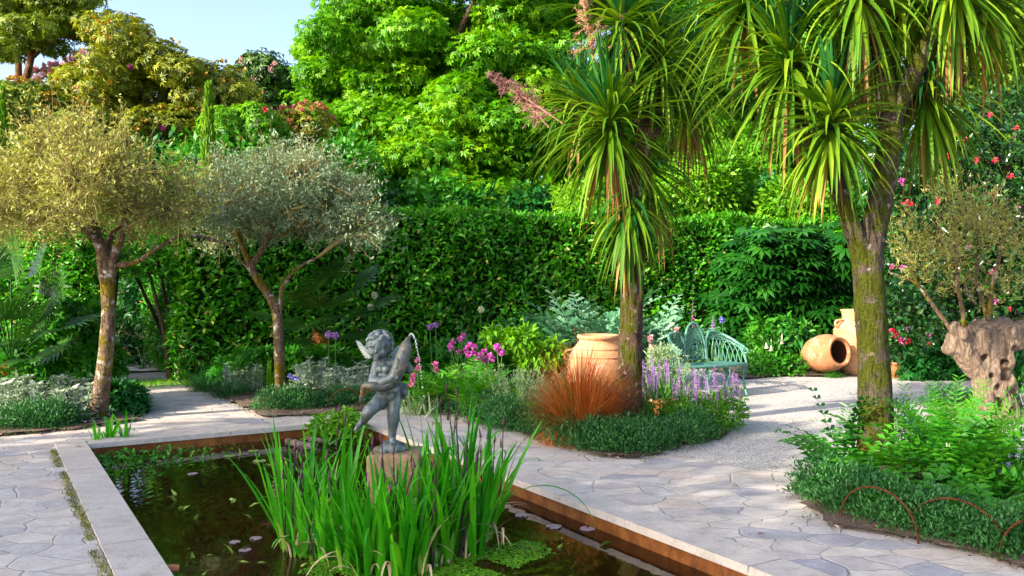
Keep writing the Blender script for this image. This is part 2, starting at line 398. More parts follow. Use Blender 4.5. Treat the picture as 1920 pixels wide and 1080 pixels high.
M['weed'] = leafmat('pond_weed', (.08, .14, .01), (.17, .28, .03), (.3, .42, .07), 0, .6, .3)
M['cypress'] = leafmat('cypress_leaf', (.05, .16, .004), (.11, .27, .006), (.22, .38, .015), .2, .6, .2)
M['strawb'] = leafmat('fallen_leaf', (.2, .05, .02), (.3, .12, .04), (.45, .3, .12), 0, .8, .2)
# barks
M['bark_olive'] = barkmat('olive_bark', (.23, .155, .10), (.60, .52, .46), (.21, .16, .014), .42, .66, 7, .8)
M['bark_cord'] = barkmat('cordyline_bark', (.13, .085, .055), (.44, .34, .25), (.075, .085, .006), .5, .6, 8, .5)
M['bark_moss'] = barkmat('mossy_bark', (.12, .09, .07), (.38, .32, .28), (.070, .082, .006), .66, .45, 8, .6)
M['bark_dark'] = barkmat('woodland_bark', (.11, .07, .045), (.3, .25, .2), (.05, .07, .01), .3, .2, 6, .4)
M['bark_red'] = barkmat('rhododendron_bark', (.20, .10, .06), (.34, .22, .15), (.08, .08, .01), .15, .3, 5, .3)
def knot():
    t = NT('old_olive_wood'); mp = t.n('Mapping'); mp.inputs['Scale'].default_value = (1, 1, .14); t.l(t.coord(), mp.inputs[0])
    n1 = t.noise(24, 8, .75, mp.outputs[0], 1.2); n2 = t.noise(5, 4, .6)
    c = t.ramp(n1, [(.30, (.045, .028, .022)), (.48, (.25, .175, .125)), (.72, (.50, .41, .32))])
    c = t.mix(t.ramp(n2, [(.55, 0), (.8, .7)]), c, (.20, .11, .09)); t.base(c, .9, .15); t.bump(n1, 1, .06); return t.m
M['knot'] = knot()
# stone, soil, gravel
def paving():
    t = NT('crazy_paving'); co = t.coord(); nz = t.n('TexNoise'); nz.inputs['Scale'].default_value = 1.6; nz.inputs['Detail'].default_value = 4; t.l(co, nz.inputs[0])
    mixv = t.n('Mix'); mixv.data_type = 'RGBA'; mixv.blend_type = 'LINEAR_LIGHT'; mixv.inputs[0].default_value = .16; t.l(co, mixv.inputs[6]); t.l(nz.outputs['Color'], mixv.inputs[7])
    mp = t.n('Mapping'); mp.inputs['Scale'].default_value = (3.3, 5.0, 1); mp.inputs['Rotation'].default_value = (0, 0, .5); t.l(mixv.outputs[2], mp.inputs[0])
    ve = t.n('TexVoronoi'); ve.feature = 'DISTANCE_TO_EDGE'; ve.voronoi_dimensions = '2D'; ve.inputs['Scale'].default_value = 1; ve.inputs['Randomness'].default_value = .95; t.l(mp.outputs[0], ve.inputs['Vector'])
    vc = t.n('TexVoronoi'); vc.voronoi_dimensions = '2D'; vc.inputs['Scale'].default_value = 1; vc.inputs['Randomness'].default_value = .95; t.l(mp.outputs[0], vc.inputs['Vector'])
    sep = t.n('SeparateColor'); t.l(vc.outputs['Color'], sep.inputs[0])
    n1 = t.noise(6, 7, .7); n2 = t.noise(40, 4, .7)
    stone = t.ramp(sep.outputs[0], [(.0, (.46, .42, .41)), (.3, (.52, .48, .46)), (.62, (.58, .53, .48)), (.84, (.55, .46, .40)), (1, (.42, .40, .42))])
    stone = t.mix(t.ramp(t.noise(.9, 5, .7), [(.48, 0), (.66, .6)]), stone, (.60, .50, .41)); stone = t.mix(t.ramp(t.noise(13, 6, .75), [(.60, 0), (.72, .55)]), stone, (.26, .24, .21))
    slate = t.ramp(sep.outputs[1], [(.88, 0), (.9, 1)])
    stone = t.mix(t.math('MULTIPLY', slate, .6), stone, (.28, .29, .35))
    stone = t.mix(1.0, stone, t.ramp(n1, [(.25, .68), (.7, 1.12)]), 'MULTIPLY')
    stone = t.mix(1.0, stone, t.ramp(n2, [(.3, .88), (.7, 1.08)]), 'MULTIPLY')
    edge = t.math('ADD', ve.outputs['Distance'], t.math('MULTIPLY', t.math('SUBTRACT', n2, .5), .05))
    joint = t.ramp(edge, [(.012, 1), (.04, 0)])
    mort = t.mix(t.ramp(t.noise(3, 4), [(.52, 0), (.68, 1)]), t.mix(n2, (.40, .37, .34), (.54, .50, .46)), (.12, .15, .05))
    c = t.mix(t.math('MULTIPLY', joint, t.ramp(n1, [(.35, .1), (.68, .7)])), stone, mort); t.base(c, .85, .25)
    h = t.math('SUBTRACT', t.math('ADD', t.math('MULTIPLY', sep.outputs[2], .5), t.math('MULTIPLY', n1, .8)), t.math('MULTIPLY', joint, .55)); t.bump(h, .7, .03); return t.m
M['paving'] = paving()
def coping():
    t = NT('coping_stone'); n1 = t.noise(3, 6, .7); n2 = t.noise(60, 4, .8); n3 = t.noise(9, 5, .7)
    c = t.ramp(n1, [(.25, (.40, .36, .32)), (.55, (.53, .48, .44)), (.8, (.60, .53, .47))])
    c = t.mix(t.ramp(n3, [(.5, 0), (.72, .75)]), c, (.33, .30, .25)); c = t.mix(1.0, c, t.ramp(n2, [(.3, .82), (.7, 1.1)]), 'MULTIPLY')
    n4 = t.noise(24, 5, .75); c = t.mix(t.ramp(n4, [(.64, 0), (.70, .7)]), c, (.17, .17, .10)); c = t.mix(t.ramp(t.noise(1.1, 4, .6), [(.5, 0), (.75, .5)]), c, (.42, .36, .34))
    t.base(c, .85, .25); t.bump(t.math('ADD', n2, t.math('MULTIPLY', n4, 1.2)), .5, .010); return t.m
M['coping'] = coping()
def rust():
    t = NT('rusty_pool_liner'); mp = t.n('Mapping'); mp.inputs['Scale'].default_value = (5, 5, 2.5); t.l(t.coord(), mp.inputs[0])
    n1 = t.noise(1.5, 6, .75, mp.outputs[0]); n2 = t.noise(14, 5, .7)
    c = t.ramp(n1, [(.25, (.05, .016, .005)), (.5, (.17, .055, .010)), (.75, (.34, .14, .03))])
    c = t.mix(t.ramp(n2, [(.6, 0), (.75, .7)]), c, (.18, .14, .05)); t.base(c, .75, .3); t.bump(n1, .4, .01); return t.m
M['rust'] = rust()
def gravel():
    t = NT('pale_gravel'); v1 = t.n('TexVoronoi'); v1.inputs['Scale'].default_value = 58; t.l(t.coord(), v1.inputs['Vector'])
    sep = t.n('SeparateColor'); t.l(v1.outputs['Color'], sep.inputs[0]); n1 = t.noise(1.2, 4, .6); n2 = t.noise(90, 3, .6)
    c = t.ramp(sep.outputs[0], [(0, (.44, .42, .41)), (.2, (.56, .53, .51)), (.7, (.67, .63, .60)), (1, (.78, .74, .70))])
    c = t.mix(1.0, c, t.ramp(v1.outputs['Distance'], [(.25, 1.0), (.75, .55)]), 'MULTIPLY')
    c = t.mix(1.0, c, t.ramp(n1, [(.3, .85), (.7, 1.05)]), 'MULTIPLY'); t.base(c, .85, .25)
    t.bump(t.math('SUBTRACT', 1.0, v1.outputs['Distance']), .7, .014); return t.m
M['gravel'] = gravel()
def soil():
    t = NT('bed_soil'); n1 = t.noise(5, 6, .7); n2 = t.noise(45, 5, .8)
    c = t.ramp(n2, [(.3, (.09, .06, .045)), (.55, (.20, .15, .115)), (.78, (.38, .31, .25))]); c = t.mix(t.ramp(n1, [(.5, 0), (.8, .7)]), c, (.05, .055, .02))
    t.base(c, .95, .1); t.bump(n2, 1, .03); return t.m
M['soil'] = soil()
def earth():
    t = NT('woodland_floor'); n1 = t.noise(.8, 5, .6); n2 = t.noise(12, 5, .8)
    c = t.mix(n1, t.ramp(n2, [(.3, (.03, .03, .012)), (.7, (.12, .09, .045))]), (.05, .10, .015)); t.base(c, .95, .1); t.bump(n2, .8, .04); return t.m
M['earth'] = earth()
def bronze():
    t = NT('weathered_bronze'); n1 = t.noise(9, 6, .7); n2 = t.noise(26, 5, .7); g = t.n('NewGeometry')
    c = t.ramp(n1, [(.3, (.04, .047, .058)), (.52, (.11, .14, .145)), (.74, (.25, .33, .31))])
    c = t.mix(t.ramp(n2, [(.56, 0), (.74, .85)]), c, (.14, .10, .06))
    mp = t.n('Mapping'); mp.inputs['Scale'].default_value = (1, 1, .12); t.l(t.coord(), mp.inputs[0]); n3 = t.noise(34, 5, .7, mp.outputs[0], .3); c = t.mix(1.0, c, t.ramp(n3, [(.36, .4), (.56, 1.25)]), 'MULTIPLY')
    c = t.mix(t.ramp(g.outputs['Pointiness'], [(.50, 0), (.58, .55)]), c, (.33, .38, .38))
    t.base(c, .5, .5, .35); t.bump(n2, .25, .004); return t.m
M['bronze'] = bronze()
def fishbronze():
    t = NT('rubbed_bronze'); n1 = t.noise(12, 6, .7); n2 = t.noise(5, 3, .6)
    c = t.ramp(n1, [(.3, (.05, .05, .05)), (.55, (.12, .13, .12)), (.75, (.24, .25, .22))])
    c = t.mix(t.ramp(n2, [(.52, 0), (.68, .75)]), c, (.34, .17, .05)); t.base(c, .45, .5, .4)
    v = t.n('TexVoronoi'); v.inputs['Scale'].default_value = 85; t.l(t.coord(), v.inputs['Vector']); t.bump(v.outputs['Distance'], .5, .005); return t.m
M['fishbronze'] = fishbronze()
def terra(name, a, b, band=0):
    t = NT(name); n1 = t.noise(3, 6, .7); n2 = t.noise(40, 4, .7); c = t.ramp(n1, [(.25, a), (.75, b)])
    mp = t.n('Mapping'); mp.inputs['Scale'].default_value = (.6, .6, 14); t.l(t.coord(), mp.inputs[0]); n3 = t.noise(1.3, 3, .6, mp.outputs[0])
    c = t.mix(1.0, c, t.ramp(n3, [(.3, .72), (.7, 1.1)]), 'MULTIPLY'); c = t.mix(t.ramp(t.noise(7, 5, .7), [(.52, 0), (.72, .7)]), c, (.56, .43, .33)); c = t.mix(t.ramp(t.noise(5, 6, .75), [(.56, 0), (.74, .75)]), c, (.17, .12, .06))
    t.base(c, .85, .2); t.bump(t.math('ADD', n2, t.math('MULTIPLY', n3, 2)), .3, .01); return t.m
M['terra'] = terra('pale_terracotta', (.48, .22, .10), (.66, .36, .19))
M['terra_red'] = terra('red_terracotta', (.36, .13, .055), (.52, .22, .10))
M['terra_in'] = NT('inside_of_jar').base((.09, .04, .025), .9, .1)  # darker than the outer clay: shade inside the jar painted in
def iron():
    t = NT('green_painted_iron'); n1 = t.noise(20, 5, .7)
    c = t.ramp(n1, [(.3, (.035, .14, .11)), (.6, (.085, .24, .18)), (.82, (.34, .47, .36))]); t.base(c, .4, .5); return t.m
M['iron'] = iron()
def plinth():
    t = NT('plinth_stone'); n1 = t.noise(30, 5, .8); n2 = t.noise(4, 4, .6)
    c = t.ramp(n1, [(.3, (.16, .10, .06)), (.55, (.32, .22, .14)), (.75, (.44, .33, .23))]); c = t.mix(t.ramp(n2, [(.5, 0), (.75, .6)]), c, (.16, .17, .08)); t.base(c, .9, .2); t.bump(n1, .5, .01); return t.m
M['plinth'] = plinth()
M['steel'] = barkmat('rusted_steel', (.25, .095, .035), (.36, .16, .07), (.18, .07, .025), .3, .3, 20, 1)
M['black'] = NT('black_label_plate').base((.012, .012, .014), .5, .3)
M['white'] = NT('white_lettering').base((.8, .8, .78), .6, .3)
M['logs'] = barkmat('grey_log', (.30, .25, .21), (.42, .38, .34), (.1, .1, .03), .2, .4, 12, .4)
def water():
    t = NT('pond_water'); t.t.nodes.remove(t.b); co = t.coord()
    n1 = t.noise(7, 3, .5, co, .4); n2 = t.noise(1.6, 3, .6, co)
    wv = t.n('TexWave'); wv.wave_type = 'RINGS'; wv.rings_direction = 'SPHERICAL'; wv.inputs['Scale'].default_value = 2.6; wv.inputs['Distortion'].default_value = 3.5; wv.inputs['Detail'].default_value = 3
    t.l(co, wv.inputs['Vector'])
    h = t.math('ADD', t.math('MULTIPLY', n1, .7), t.math('MULTIPLY', wv.outputs['Fac'], .35))
    b = t.n('Bump'); b.inputs['Strength'].default_value = .10; b.inputs['Distance'].default_value = .012; t.l(h, b.inputs['Height'])
    fr = t.n('Fresnel'); fr.inputs[0].default_value = 1.36; t.l(b.outputs[0], fr.inputs[1])
    gl = t.n('BsdfGlossy'); gl.inputs['Roughness'].default_value = .03; t.l(b.outputs[0], gl.inputs['Normal'])
    tp = t.n('BsdfTransparent'); tp.inputs[0].default_value = (.66, .44, .22, 1)
    di = t.n('BsdfDiffuse'); di.inputs[0].default_value = (.05, .028, .01, 1)
    m1 = t.n('MixShader'); m1.inputs[0].default_value = .18; t.l(tp.outputs[0], m1.inputs[1]); t.l(di.outputs[0], m1.inputs[2])
    m2 = t.n('MixShader'); t.l(t.math('MINIMUM', t.math('ADD', t.math('MULTIPLY', fr.outputs[0], 1.25), .01), 1.0), m2.inputs[0]); t.l(m1.outputs[0], m2.inputs[1]); t.l(gl.outputs[0], m2.inputs[2])
    t.l(m2.outputs[0], t.out.inputs[0]); return t.m
M['water'] = water()
def pondbed():
    t = NT('pond_bed'); n1 = t.noise(2.5, 5, .6); n2 = t.noise(14, 5, .7)
    c = t.ramp(n1, [(.35, (.10, .035, .012)), (.55, (.20, .08, .02)), (.75, (.16, .15, .03))]); c = t.mix(1.0, c, t.ramp(n2, [(.3, .6), (.7, 1.2)]), 'MULTIPLY'); t.base(c, .9, .1); return t.m
M['pondbed'] = pondbed()
def jet():
    t = NT('falling_water'); t.base((.9, .95, .98), .05, .6); t.b.inputs['Transmission Weight'].default_value = .6; t.b.inputs['IOR'].default_value = 1.33; return t.m
M['jet'] = jet()
M['lily'] = leafmat('lily_pad', (.20, .12, .14), (.32, .22, .24), (.42, .36, .38), 0, .35, .5, nscale=6)
M['lily_g'] = leafmat('green_lily_pad', (.1, .18, .03), (.2, .28, .06), (.3, .36, .1), 0, .35, .5, nscale=6)

# ------------------------------------------------------------------ the setting
def quad_sheet(name, rects, z, mat, kind='structure', frame=V):
    mb = MB()
    for v0, u0, v1, u1 in rects: mb.add([frame(v0, u0, z), frame(v1, u0, z), frame(v1, u1, z), frame(v0, u1, z)], [[0, 1, 2, 3]])
    return tag(mb.build(name, mat), kind=kind)
PW, PL, WZ = 2.72, 7.6, -.12                      # pool width, length, water level
def around(lo, hi): return [(-lo, -lo, -.02, hi), (-.02, -lo, PW + .02, -PL - .02), (-.02, .02, PW + .02, hi), (PW + .02, -lo, hi, hi)]
quad_sheet('ground', around(400, 400), -.03, M['earth'])
ps = [(-9, -14, -.28, 2.0), (-.28, -14, PW + .28, -PL - .28), (-.28, .28, PW + .28, 2.0), (PW + .28, -14, 5.2, 1.0), (.66, 2.0, 1.9, 6.6)]
quad_sheet('paving', ps, 0.0, M['paving'])
# pool: stone coping in slabs, rusty liner, murky water over a brown bed
mb = MB()
def slab(v0, u0, v1, u1):
    a = [V(v0, u0, -.034), V(v1, u0, -.034), V(v1, u1, -.034), V(v0, u1, -.034)]; e = .007
    b = [V(v0 + e, u0 + e, .014), V(v1 - e, u0 + e, .014), V(v1 - e, u1 - e, .014), V(v0 + e, u1 - e, .014)]
    mb.add(a + b, [[4, 5, 6, 7], [0, 1, 5, 4], [1, 2, 6, 5], [2, 3, 7, 6], [3, 0, 4, 7]], 0, None, False)
seed(4)
for v0, v1 in ((-.28, -.0), (PW, PW + .28)):
    u = -PL - .28
    while u < .28:
        n_ = min(u + U(1.5, 2.4), .28)
        if .28 - n_ < .5: n_ = .28
        slab(v0, u, v1, n_); u = n_
v = 0.0
while v < PW:
    n_ = min(v + U(.9, 1.4), PW)
    if PW - n_ < .3: n_ = PW
    slab(v, 0, n_, .28); slab(v, -PL - .28, n_, -PL); v = n_
tag(mb.build('coping', M['coping']), kind='structure')
mb = MB()
for a, b in (((0, 0), (PW, 0)), ((PW, 0), (PW, -PL)), ((PW, -PL), (0, -PL)), ((0, -PL), (0, 0))):
    n_ = 24; t = np.linspace(0, 1, n_)
    for zt, zb, off in ((-.02, -.60, -.012),):
        top = [V(*(np.array([PW / 2, -PL / 2]) + (np.array([a[0] + (b[0] - a[0]) * k, a[1] + (b[1] - a[1]) * k]) - [PW / 2, -PL / 2]) * [1.012, 1.004]), zt) for k in t]; bot = [p + np.array([0, 0, zb - zt]) for p in top]
        mb.add(np.array(top + bot), [[i, i + 1, n_ + i + 1, n_ + i] for i in range(n_ - 1)])
tag(mb.build('pool_wall', M['rust']), kind='structure')
quad_sheet('pond_bed', [(-.02, -PL - .02, PW + .02, .02)], -.55, M['pondbed'])
mb = MB(); mb.add([V(-.014, -PL - .014, WZ), V(PW + .014, -PL - .014, WZ), V(PW + .014, .014, WZ), V(-.014, .014, WZ)], [[0, 1, 2, 3]])
tag(mb.build('pond_water', M['water'], None, G(905, 1010, WZ)), kind='structure')

def rough_poly(pts, step=.16, jit=.05, close=True):
    pts = [np.asarray(p, float)[:2] for p in pts]; out = []
    for i in range(len(pts)):
        a, b = pts[i], pts[(i + 1) % len(pts)]; n = max(1, int(np.linalg.norm(b - a) / step))
        for k in range(n): out.append(a + (b - a) * k / n + RNG.normal(size=2) * jit)
    return out
def poly_sheet(name, pts, z, mat, mound=0.0, inset=.22, kind='structure', jit=.05):
    bm = bmesh.new(); vs = [bm.verts.new((p[0], p[1], z)) for p in rough_poly(pts, .16, jit)]
    f = bm.faces.new(vs)
    if f.normal.z < 0: f.normal_flip()
    if mound:
        bmesh.ops.inset_region(bm, faces=[f], thickness=inset, depth=0, use_even_offset=True)
        for v_ in f.verts: v_.co.z += mound + random.uniform(-.012, .012)
    bmesh.ops.triangulate(bm, faces=bm.faces[:])
    me = bpy.data.meshes.new(name); bm.to_mesh(me); bm.free(); me.materials.append(mat)
    o = bpy.data.objects.new(name, me); C.objects.link(o); return tag(o, kind=kind)
random.seed(3)
gpx = [G(1236, 852), G(1330, 864), G(1420, 880), G(1500, 890), G(1575, 925), G(1640, 965), G(1800, 1000)]
poly_sheet('gravel_court', gpx + [np.array([5.2, 4.6]), np.array([9.5, 5]), np.array([12, 9]), np.array([11, 13.5]), np.array([7, 15.3]), np.array([3.8, 16.6]), np.array([1.4, 15.2]), np.array([.8, 11]), np.array([1.2, 9])], .004, M['gravel'], jit=.03)
bedA = [V(-9, 1.08), V(-.72, .92), V(.1, 1.0), V(.66, 1.25), V(.70, 3.9), V(-1.0, 6.0), V(-9, 6)]
bedB = [V(1.88, 5.0), V(1.88, .8), V(2.3, .62), V(3.0, .66), V(3.86, .70), V(3.84, -3.1), V(4.05, -3.25), V(5.3, -2.95), V(5.6, -2.3), V(6.5, -.8), V(8.0, 1.4), V(9.0, 2.35), V(9.2, 5.4), V(4, 6)]
poly_sheet('planting_bed', bedA, .005, M['soil'], .022, kind='structure')
poly_sheet('planting_bed', bedB, .008, M['soil'], .022, kind='structure')
poly_sheet('planting_bed', [G(1395, 712), G(1480, 706), G(1560, 708), G(1640, 703), G(1760, 704), G(1850, 700), [9.5, 12], [13, 14], [11, 19], [4, 20], [3.2, 16.2]], .010, M['soil'], .02)
bedD = [G(1497, 925), G(1545, 985), G(1640, 1003), G(1720, 1012), G(1830, 1042), G(1990, 1092), [4.6, 4.3], [5.0, 6.3], G(1905, 905), G(1830, 872), G(1780, 850), G(1700, 842), G(1620, 862), G(1545, 890)]
poly_sheet('planting_bed', bedD, .012, M['soil'], .025)
poly_sheet('planting_bed', [G(1770, 768), G(1790, 790), G(1850, 800), G(1930, 790), [6.9, 10.6], [6.8, 12.0], G(1800, 740)], .014, M['soil'], .02)
# the bright path and lawn seen through the hedge arch
poly_sheet('gravel_path', [[-13, 14.2], [-3.5, 15.8], [-3.2, 18.2], [-14, 16.2]], -.01, M['gravel'])
mb = MB(); seed(8); n = 5000
p = np.stack([U(-6.6, -4.4, n), U(12.6, 14.5, n), np.zeros(n)], -1); rel = p[:, :2] - np.array([OX, OY]); pv = rel @ vh; pu = rel @ uh
p = p[((pv < .62) | (pv > 1.95) | (pu > 4.3)) & (p[:, 1] < 13.4 + .23 * (p[:, 0] + 7))]
straps(mb, p, U(0, 6.28, len(p)), U(.9, 1.5, len(p)), U(.05, .1, len(p)), .009, .8, 2)
tag(mb.build('lawn', M['grass']), kind='stuff')
# moss and grass growing in the joint beside the left coping
mb = MB(); n = 2600; u_ = U(-7, -.1, n); v_ = -.30 + RNG.normal(size=n) * .018 - .03 * np.abs(np.sin(u_ * 2.1)) * U(0, 1, n)
keep = lump(np.stack([u_ * 3, u_ * 0, u_ * 0], -1), 1.0, 2) > -.55
p = np.array([V(a, b, .001) for a, b in zip(v_[keep], u_[keep])])
straps(mb, p, U(0, 6.28, len(p)), U(.6, 1.4, len(p)), U(.012, .035, len(p)), .007, .8, 2)
tag(mb.build('joint_moss', leafmat('joint_moss', (.09, .11, .012), (.16, .18, .02), (.26, .25, .05), .1, .8, .1, nscale=3)), kind='stuff')

# ------------------------------------------------------------------ hedges
def hedge(name, label, a, b, h, th, dens, sd, top_new=True, leaf=.12, holes=None, ends=(True, True)):
    seed(sd); a = np.asarray(a, float); b = np.asarray(b, float); L = np.linalg.norm(b - a); d = (b - a) / L; nrm = np.array([d[1], -d[0]])
    root = thing(name, label, 'hedge', (*((a + b) / 2), 0))
    mb = MB(); rz = math.atan2(d[1], d[0]); cc = (a + b) / 2 - nrm * th / 2
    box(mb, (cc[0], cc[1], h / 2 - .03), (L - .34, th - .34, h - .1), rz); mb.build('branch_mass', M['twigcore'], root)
    def surf(n, face):
        s = U(0, 1, n)
        if face == 'front': x = s * L; y = np.zeros(n); z = U(.05, h, n); nn = np.array([nrm[0], nrm[1], 0])
        elif face == 'top': x = s * L; y = -U(0, th, n); z = np.full(n, h); nn = UP
        elif face == 'back': x = s * L; y = np.full(n, -th); z = U(.05, h, n); nn = -np.array([nrm[0], nrm[1], 0])
        else:
            x = np.full(n, 0.0 if face == 'e0' else L); y = -U(0, th, n); z = U(.05, h, n); nn = np.array([*d, 0]) * (-1 if face == 'e0' else 1)
        p = np.stack([a[0] + d[0] * x + nrm[0] * y, a[1] + d[1] * x + nrm[1] * y, z], -1)
        # soften the arris and lump the face
        k = lump(p, 1.5, sd) * .12 + lump(p, 4.2, sd + 3) * .08
        p = p + nn * (k + U(-.16, .06, n))[:, None]
        if face in ('front', 'e0', 'e1'):
            e = np.clip((z - (h - .25)) / .25, 0, 1); p = p - nn * (e ** 2 * .13)[:, None]
        else: p[:, 2] -= 0
        return p, np.repeat(nn[None], n, 0)
    P_, N_ = [], []
    faces = [('front', int(L * h * dens)), ('top', int(L * th * dens * .7)), ('back', int(L * h * dens * .25))]
    if ends[0]: faces.append(('e0', int(th * h * dens * .8)))
    if ends[1]: faces.append(('e1', int(th * h * dens * .8)))
    for f, n in faces: p, q = surf(n, f); P_.append(p); N_.append(q)
    p = np.concatenate(P_); q = np.concatenate(N_)
    if holes is not None: k = holes(p); p, q = p[k], q[k]
    n = len(p); mb = MB()
    d_ = unit(q * .55 + rdir(n) * .65 + np.array([0, 0, .25])); nn = unit(q * .7 + UP * .6 + rdir(n) * .45)
    ln = leaf * U(.65, 1.2, n); scatter(mb, OVAL, p, d_, nn, ln * U(.34, .46, n), ln, 0, np.clip(.45 + lump(p, 2.2, sd + 9) * .22 + U(-.35, .35, n), 0, 1))
    k = RNG.random(n) < .022; k &= p[:, 2] < h - .1; m = k.sum(); scatter(mb, OVAL, p[k] + q[k] * .05, rdir(m) * .8 - UP * .3, q[k] + rdir(m) * .5, leaf * .34, leaf * U(.6, .95, m), 1)
    m = int(L * h * 16); i = RNG.integers(0, n, m); prisms(mb, p[i] - q[i] * .12, p[i] + (q[i] * .5 + rdir(m) * .8) * U(.06, .2, (m, 1)), .005, .003, 2)
    mb.build('foliage', [M['laurel'], M['laurel_pale'], M['bark_dark']], root)
    if top_new:
        n = int(L * 260); mb = MB(); p, q = surf(n, 'top'); p[:, 2] = h + lump(p, 1.5, sd) * .09 - .05
        p2, q2 = surf(int(L * 170), 'front'); p2 = p2[p2[:, 2] > h - .30]; p = np.concatenate([p, p2])
        for k in range(5):
            m = len(p); d_ = unit(UP * U(.4, 1.3, (m, 1)) + rdir(m) * .8); ln = leaf * U(.55, .95, m)
            scatter(mb, OVAL, p + UP * .02 * k, d_, rdir(m) + UP * .3, ln * .36, ln)
        mb.build('young_growth', M['laurel_new'], root)
    return root
hA, hB = np.array([-5.02, 13.30]), np.array([9.4, 18.8])
hd = unit(hB - hA)
hedge('laurel_hedge', 'long clipped dark green laurel hedge behind the beds, right of the arch', hA, hB, 2.68, 1.5, 640, 21, ends=(True, False))
hedge('laurel_hedge', 'sunlit laurel hedge at the left behind the fan palm, left of the arch', np.array([-12.6, 15.0]), hA - hd * 1.32, 2.45, .5, 700, 22, ends=(False, True))
hedge('laurel_hedge', 'deeply shaded side wall of the hedge arch, running back along the path', hA + uh * 3.4 + hd * .12, hA + hd * .12 + uh * .15, 2.5, .6, 420, 24, top_new=False, ends=(False, False))
# leafy bridge over the opening and the bare stems at its side
seed(23); root = thing('hedge_arch', 'dark leafy arch of laurel over the path opening', 'arch', (*(hA - hd * .6), 0))
mb = MB(); n = 2600; x = U(-1.5, .3, n); z = 1.95 + .55 * U(-.6, 1, n) - .25 * (np.abs(x + .6) / .9) ** 2 * U(0, 1.6, n); y = U(0, 1.4, n)
nr = np.array([hd[1], -hd[0]]); p = np.stack([hA[0] + hd[0] * x - nr[0] * y, hA[1] + hd[1] * x - nr[1] * y, z], -1)
scatter(mb, OVAL, p, rdir(n) + np.array([*nr, 0]) * .5, rdir(n) + UP, U(.035, .055, n), U(.09, .14, n)); mb.build('foliage', M['laurel'], root)
mb = MB()
for x0, x1, y0, zt in ((-.12, -.5, .35, 2.0), (-.05, -.35, .7, 2.1), (-.02, -.75, .95, 1.9), (-1.12, -.85, .6, 2.0), (.0, .05, .2, 2.2)):
    q0 = np.array([*(hA + hd * x0 - nr * y0), 0]); q1 = np.array([*(hA + hd * x1 - nr * y0), zt]); tube(mb, spline([q0, (q0 * .6 + q1 * .4) + np.array([.06, 0, 0]), q1], 8), rad_along([.05, .035, .02], 9), 7)
mb.build('stem', M['bark_dark'], root)

# ------------------------------------------------------------------ trees
def limbs(mb, base, tips, r0, sag=.12, kink=.25):
    for t in tips:
        m = (base * .5 + t * .5) + RNG.normal(size=3) * kink * .5; m[2] -= sag * np.linalg.norm(t - base) * .2
        pts = spline([base, m, t], 8); tube(mb, pts, rad_along([r0, r0 * .6, r0 * .25], len(pts)), 6)
def foliage(mb, cen, rad, n, leaf, size, wid, droop=.3, out=.6, lo=.55, gaps=0.0, gf=1.2, mat=0, up=.5, toward=None):
    p, d = crown_pts(cen, rad, n, lo, 1.08, gaps, gf); n = len(p)
    dd = d * out + rdir(n) * .7 - UP * droop; nn = d * .5 + UP * up + rdir(n) * .5
    s = size * U(.6, 1.25, n); scatter(mb, leaf, p, dd, nn, s * wid, s, mat, np.clip(.5 + .25 * lump(p, 1.1, 5) + U(-.3, .3, n), 0, 1)); return p, d
def tree(label, base, h, cen, rad, n, leaf, size, wid, mat, bark, r0=.25, name='broadleaf_tree', group=None, gaps=.0, gf=1.2, droop=.3, lean=None, ntip=14, lo=.55, cat='tree', fork=.45, up=.5, extra=None):
    base = np.asarray(base, float); root = thing(name, label, cat, base, group); cen = np.asarray(cen, float); rad = np.asarray(rad, float)
    if rad.ndim == 1: rad = np.repeat(rad[:, None], 3, 1)
    mb = MB(); top = base + np.array([0, 0, h * fork]) + (np.asarray(lean) if lean is not None else 0)
    pts = spline([base - UP * .1, (base + top) / 2 + RNG.normal(size=3) * r0 * .3, top], 8); tube(mb, pts, rad_along([r0 * 1.3, r0, r0 * .7], len(pts)), 10)
    k = RNG.permutation(len(cen))[:ntip]
    limbs(mb, top - UP * h * .06, [cen[i] + RNG.normal(size=3) * rad[i] * .15 for i in k], r0 * .5)
    mb.build('trunk', bark, root)
    mb = MB(); foliage(mb, cen, rad, n, leaf, size, wid, droop, .6, lo, gaps, gf, 0, up); mb.build('crown', mat, root)
    if extra: extra(root, cen, rad)
    return root
def lobes(c, r, n, rr, flat=.75, sd=1, shell=.75):
    seed(sd); d = rdir(n); c = np.asarray(c, float); r = np.asarray(r, float)
    cen = c + d * r * U(shell * .45, shell, (n, 1)); return cen, np.stack([np.ones(n), np.ones(n), np.full(n, flat)], -1) * U(rr[0], rr[1], (n, 1))
# big spring-green tree in the middle: layered boughs with hanging leaves
Yc = 24.0
def boughs(rows, Y, sd, rr=(.7, 1.25), flat=.5, dj=2.2):
    seed(sd); cs, rs = [], []
    for px, py, k, sx, sy in rows:
        for _ in range(k):
            y = Y + U(-dj, dj); c = P(px + U(-sx, sx), py + U(-sy, sy), y); r = U(*rr); cs.append(c); rs.append((r, r, r * flat))
    return np.array(cs), np.array(rs)
c, r = boughs([(800, 20, 16, 160, 60), (880, -90, 14, 160, 60), (720, 130, 18, 130, 60), (900, 140, 18, 120, 70), (660, 250, 12, 70, 50), (800, 260, 20, 130, 60), (920, 300, 14, 90, 60),
               (760, 350, 14, 90, 40), (620, 100, 5, 36, 40), (610, 195, 6, 36, 14), (880, 370, 10, 90, 40), (985, 60, 12, 60, 80), (1000, 230, 10, 60, 80)], Yc, 31, (.55, 1.1), .55)
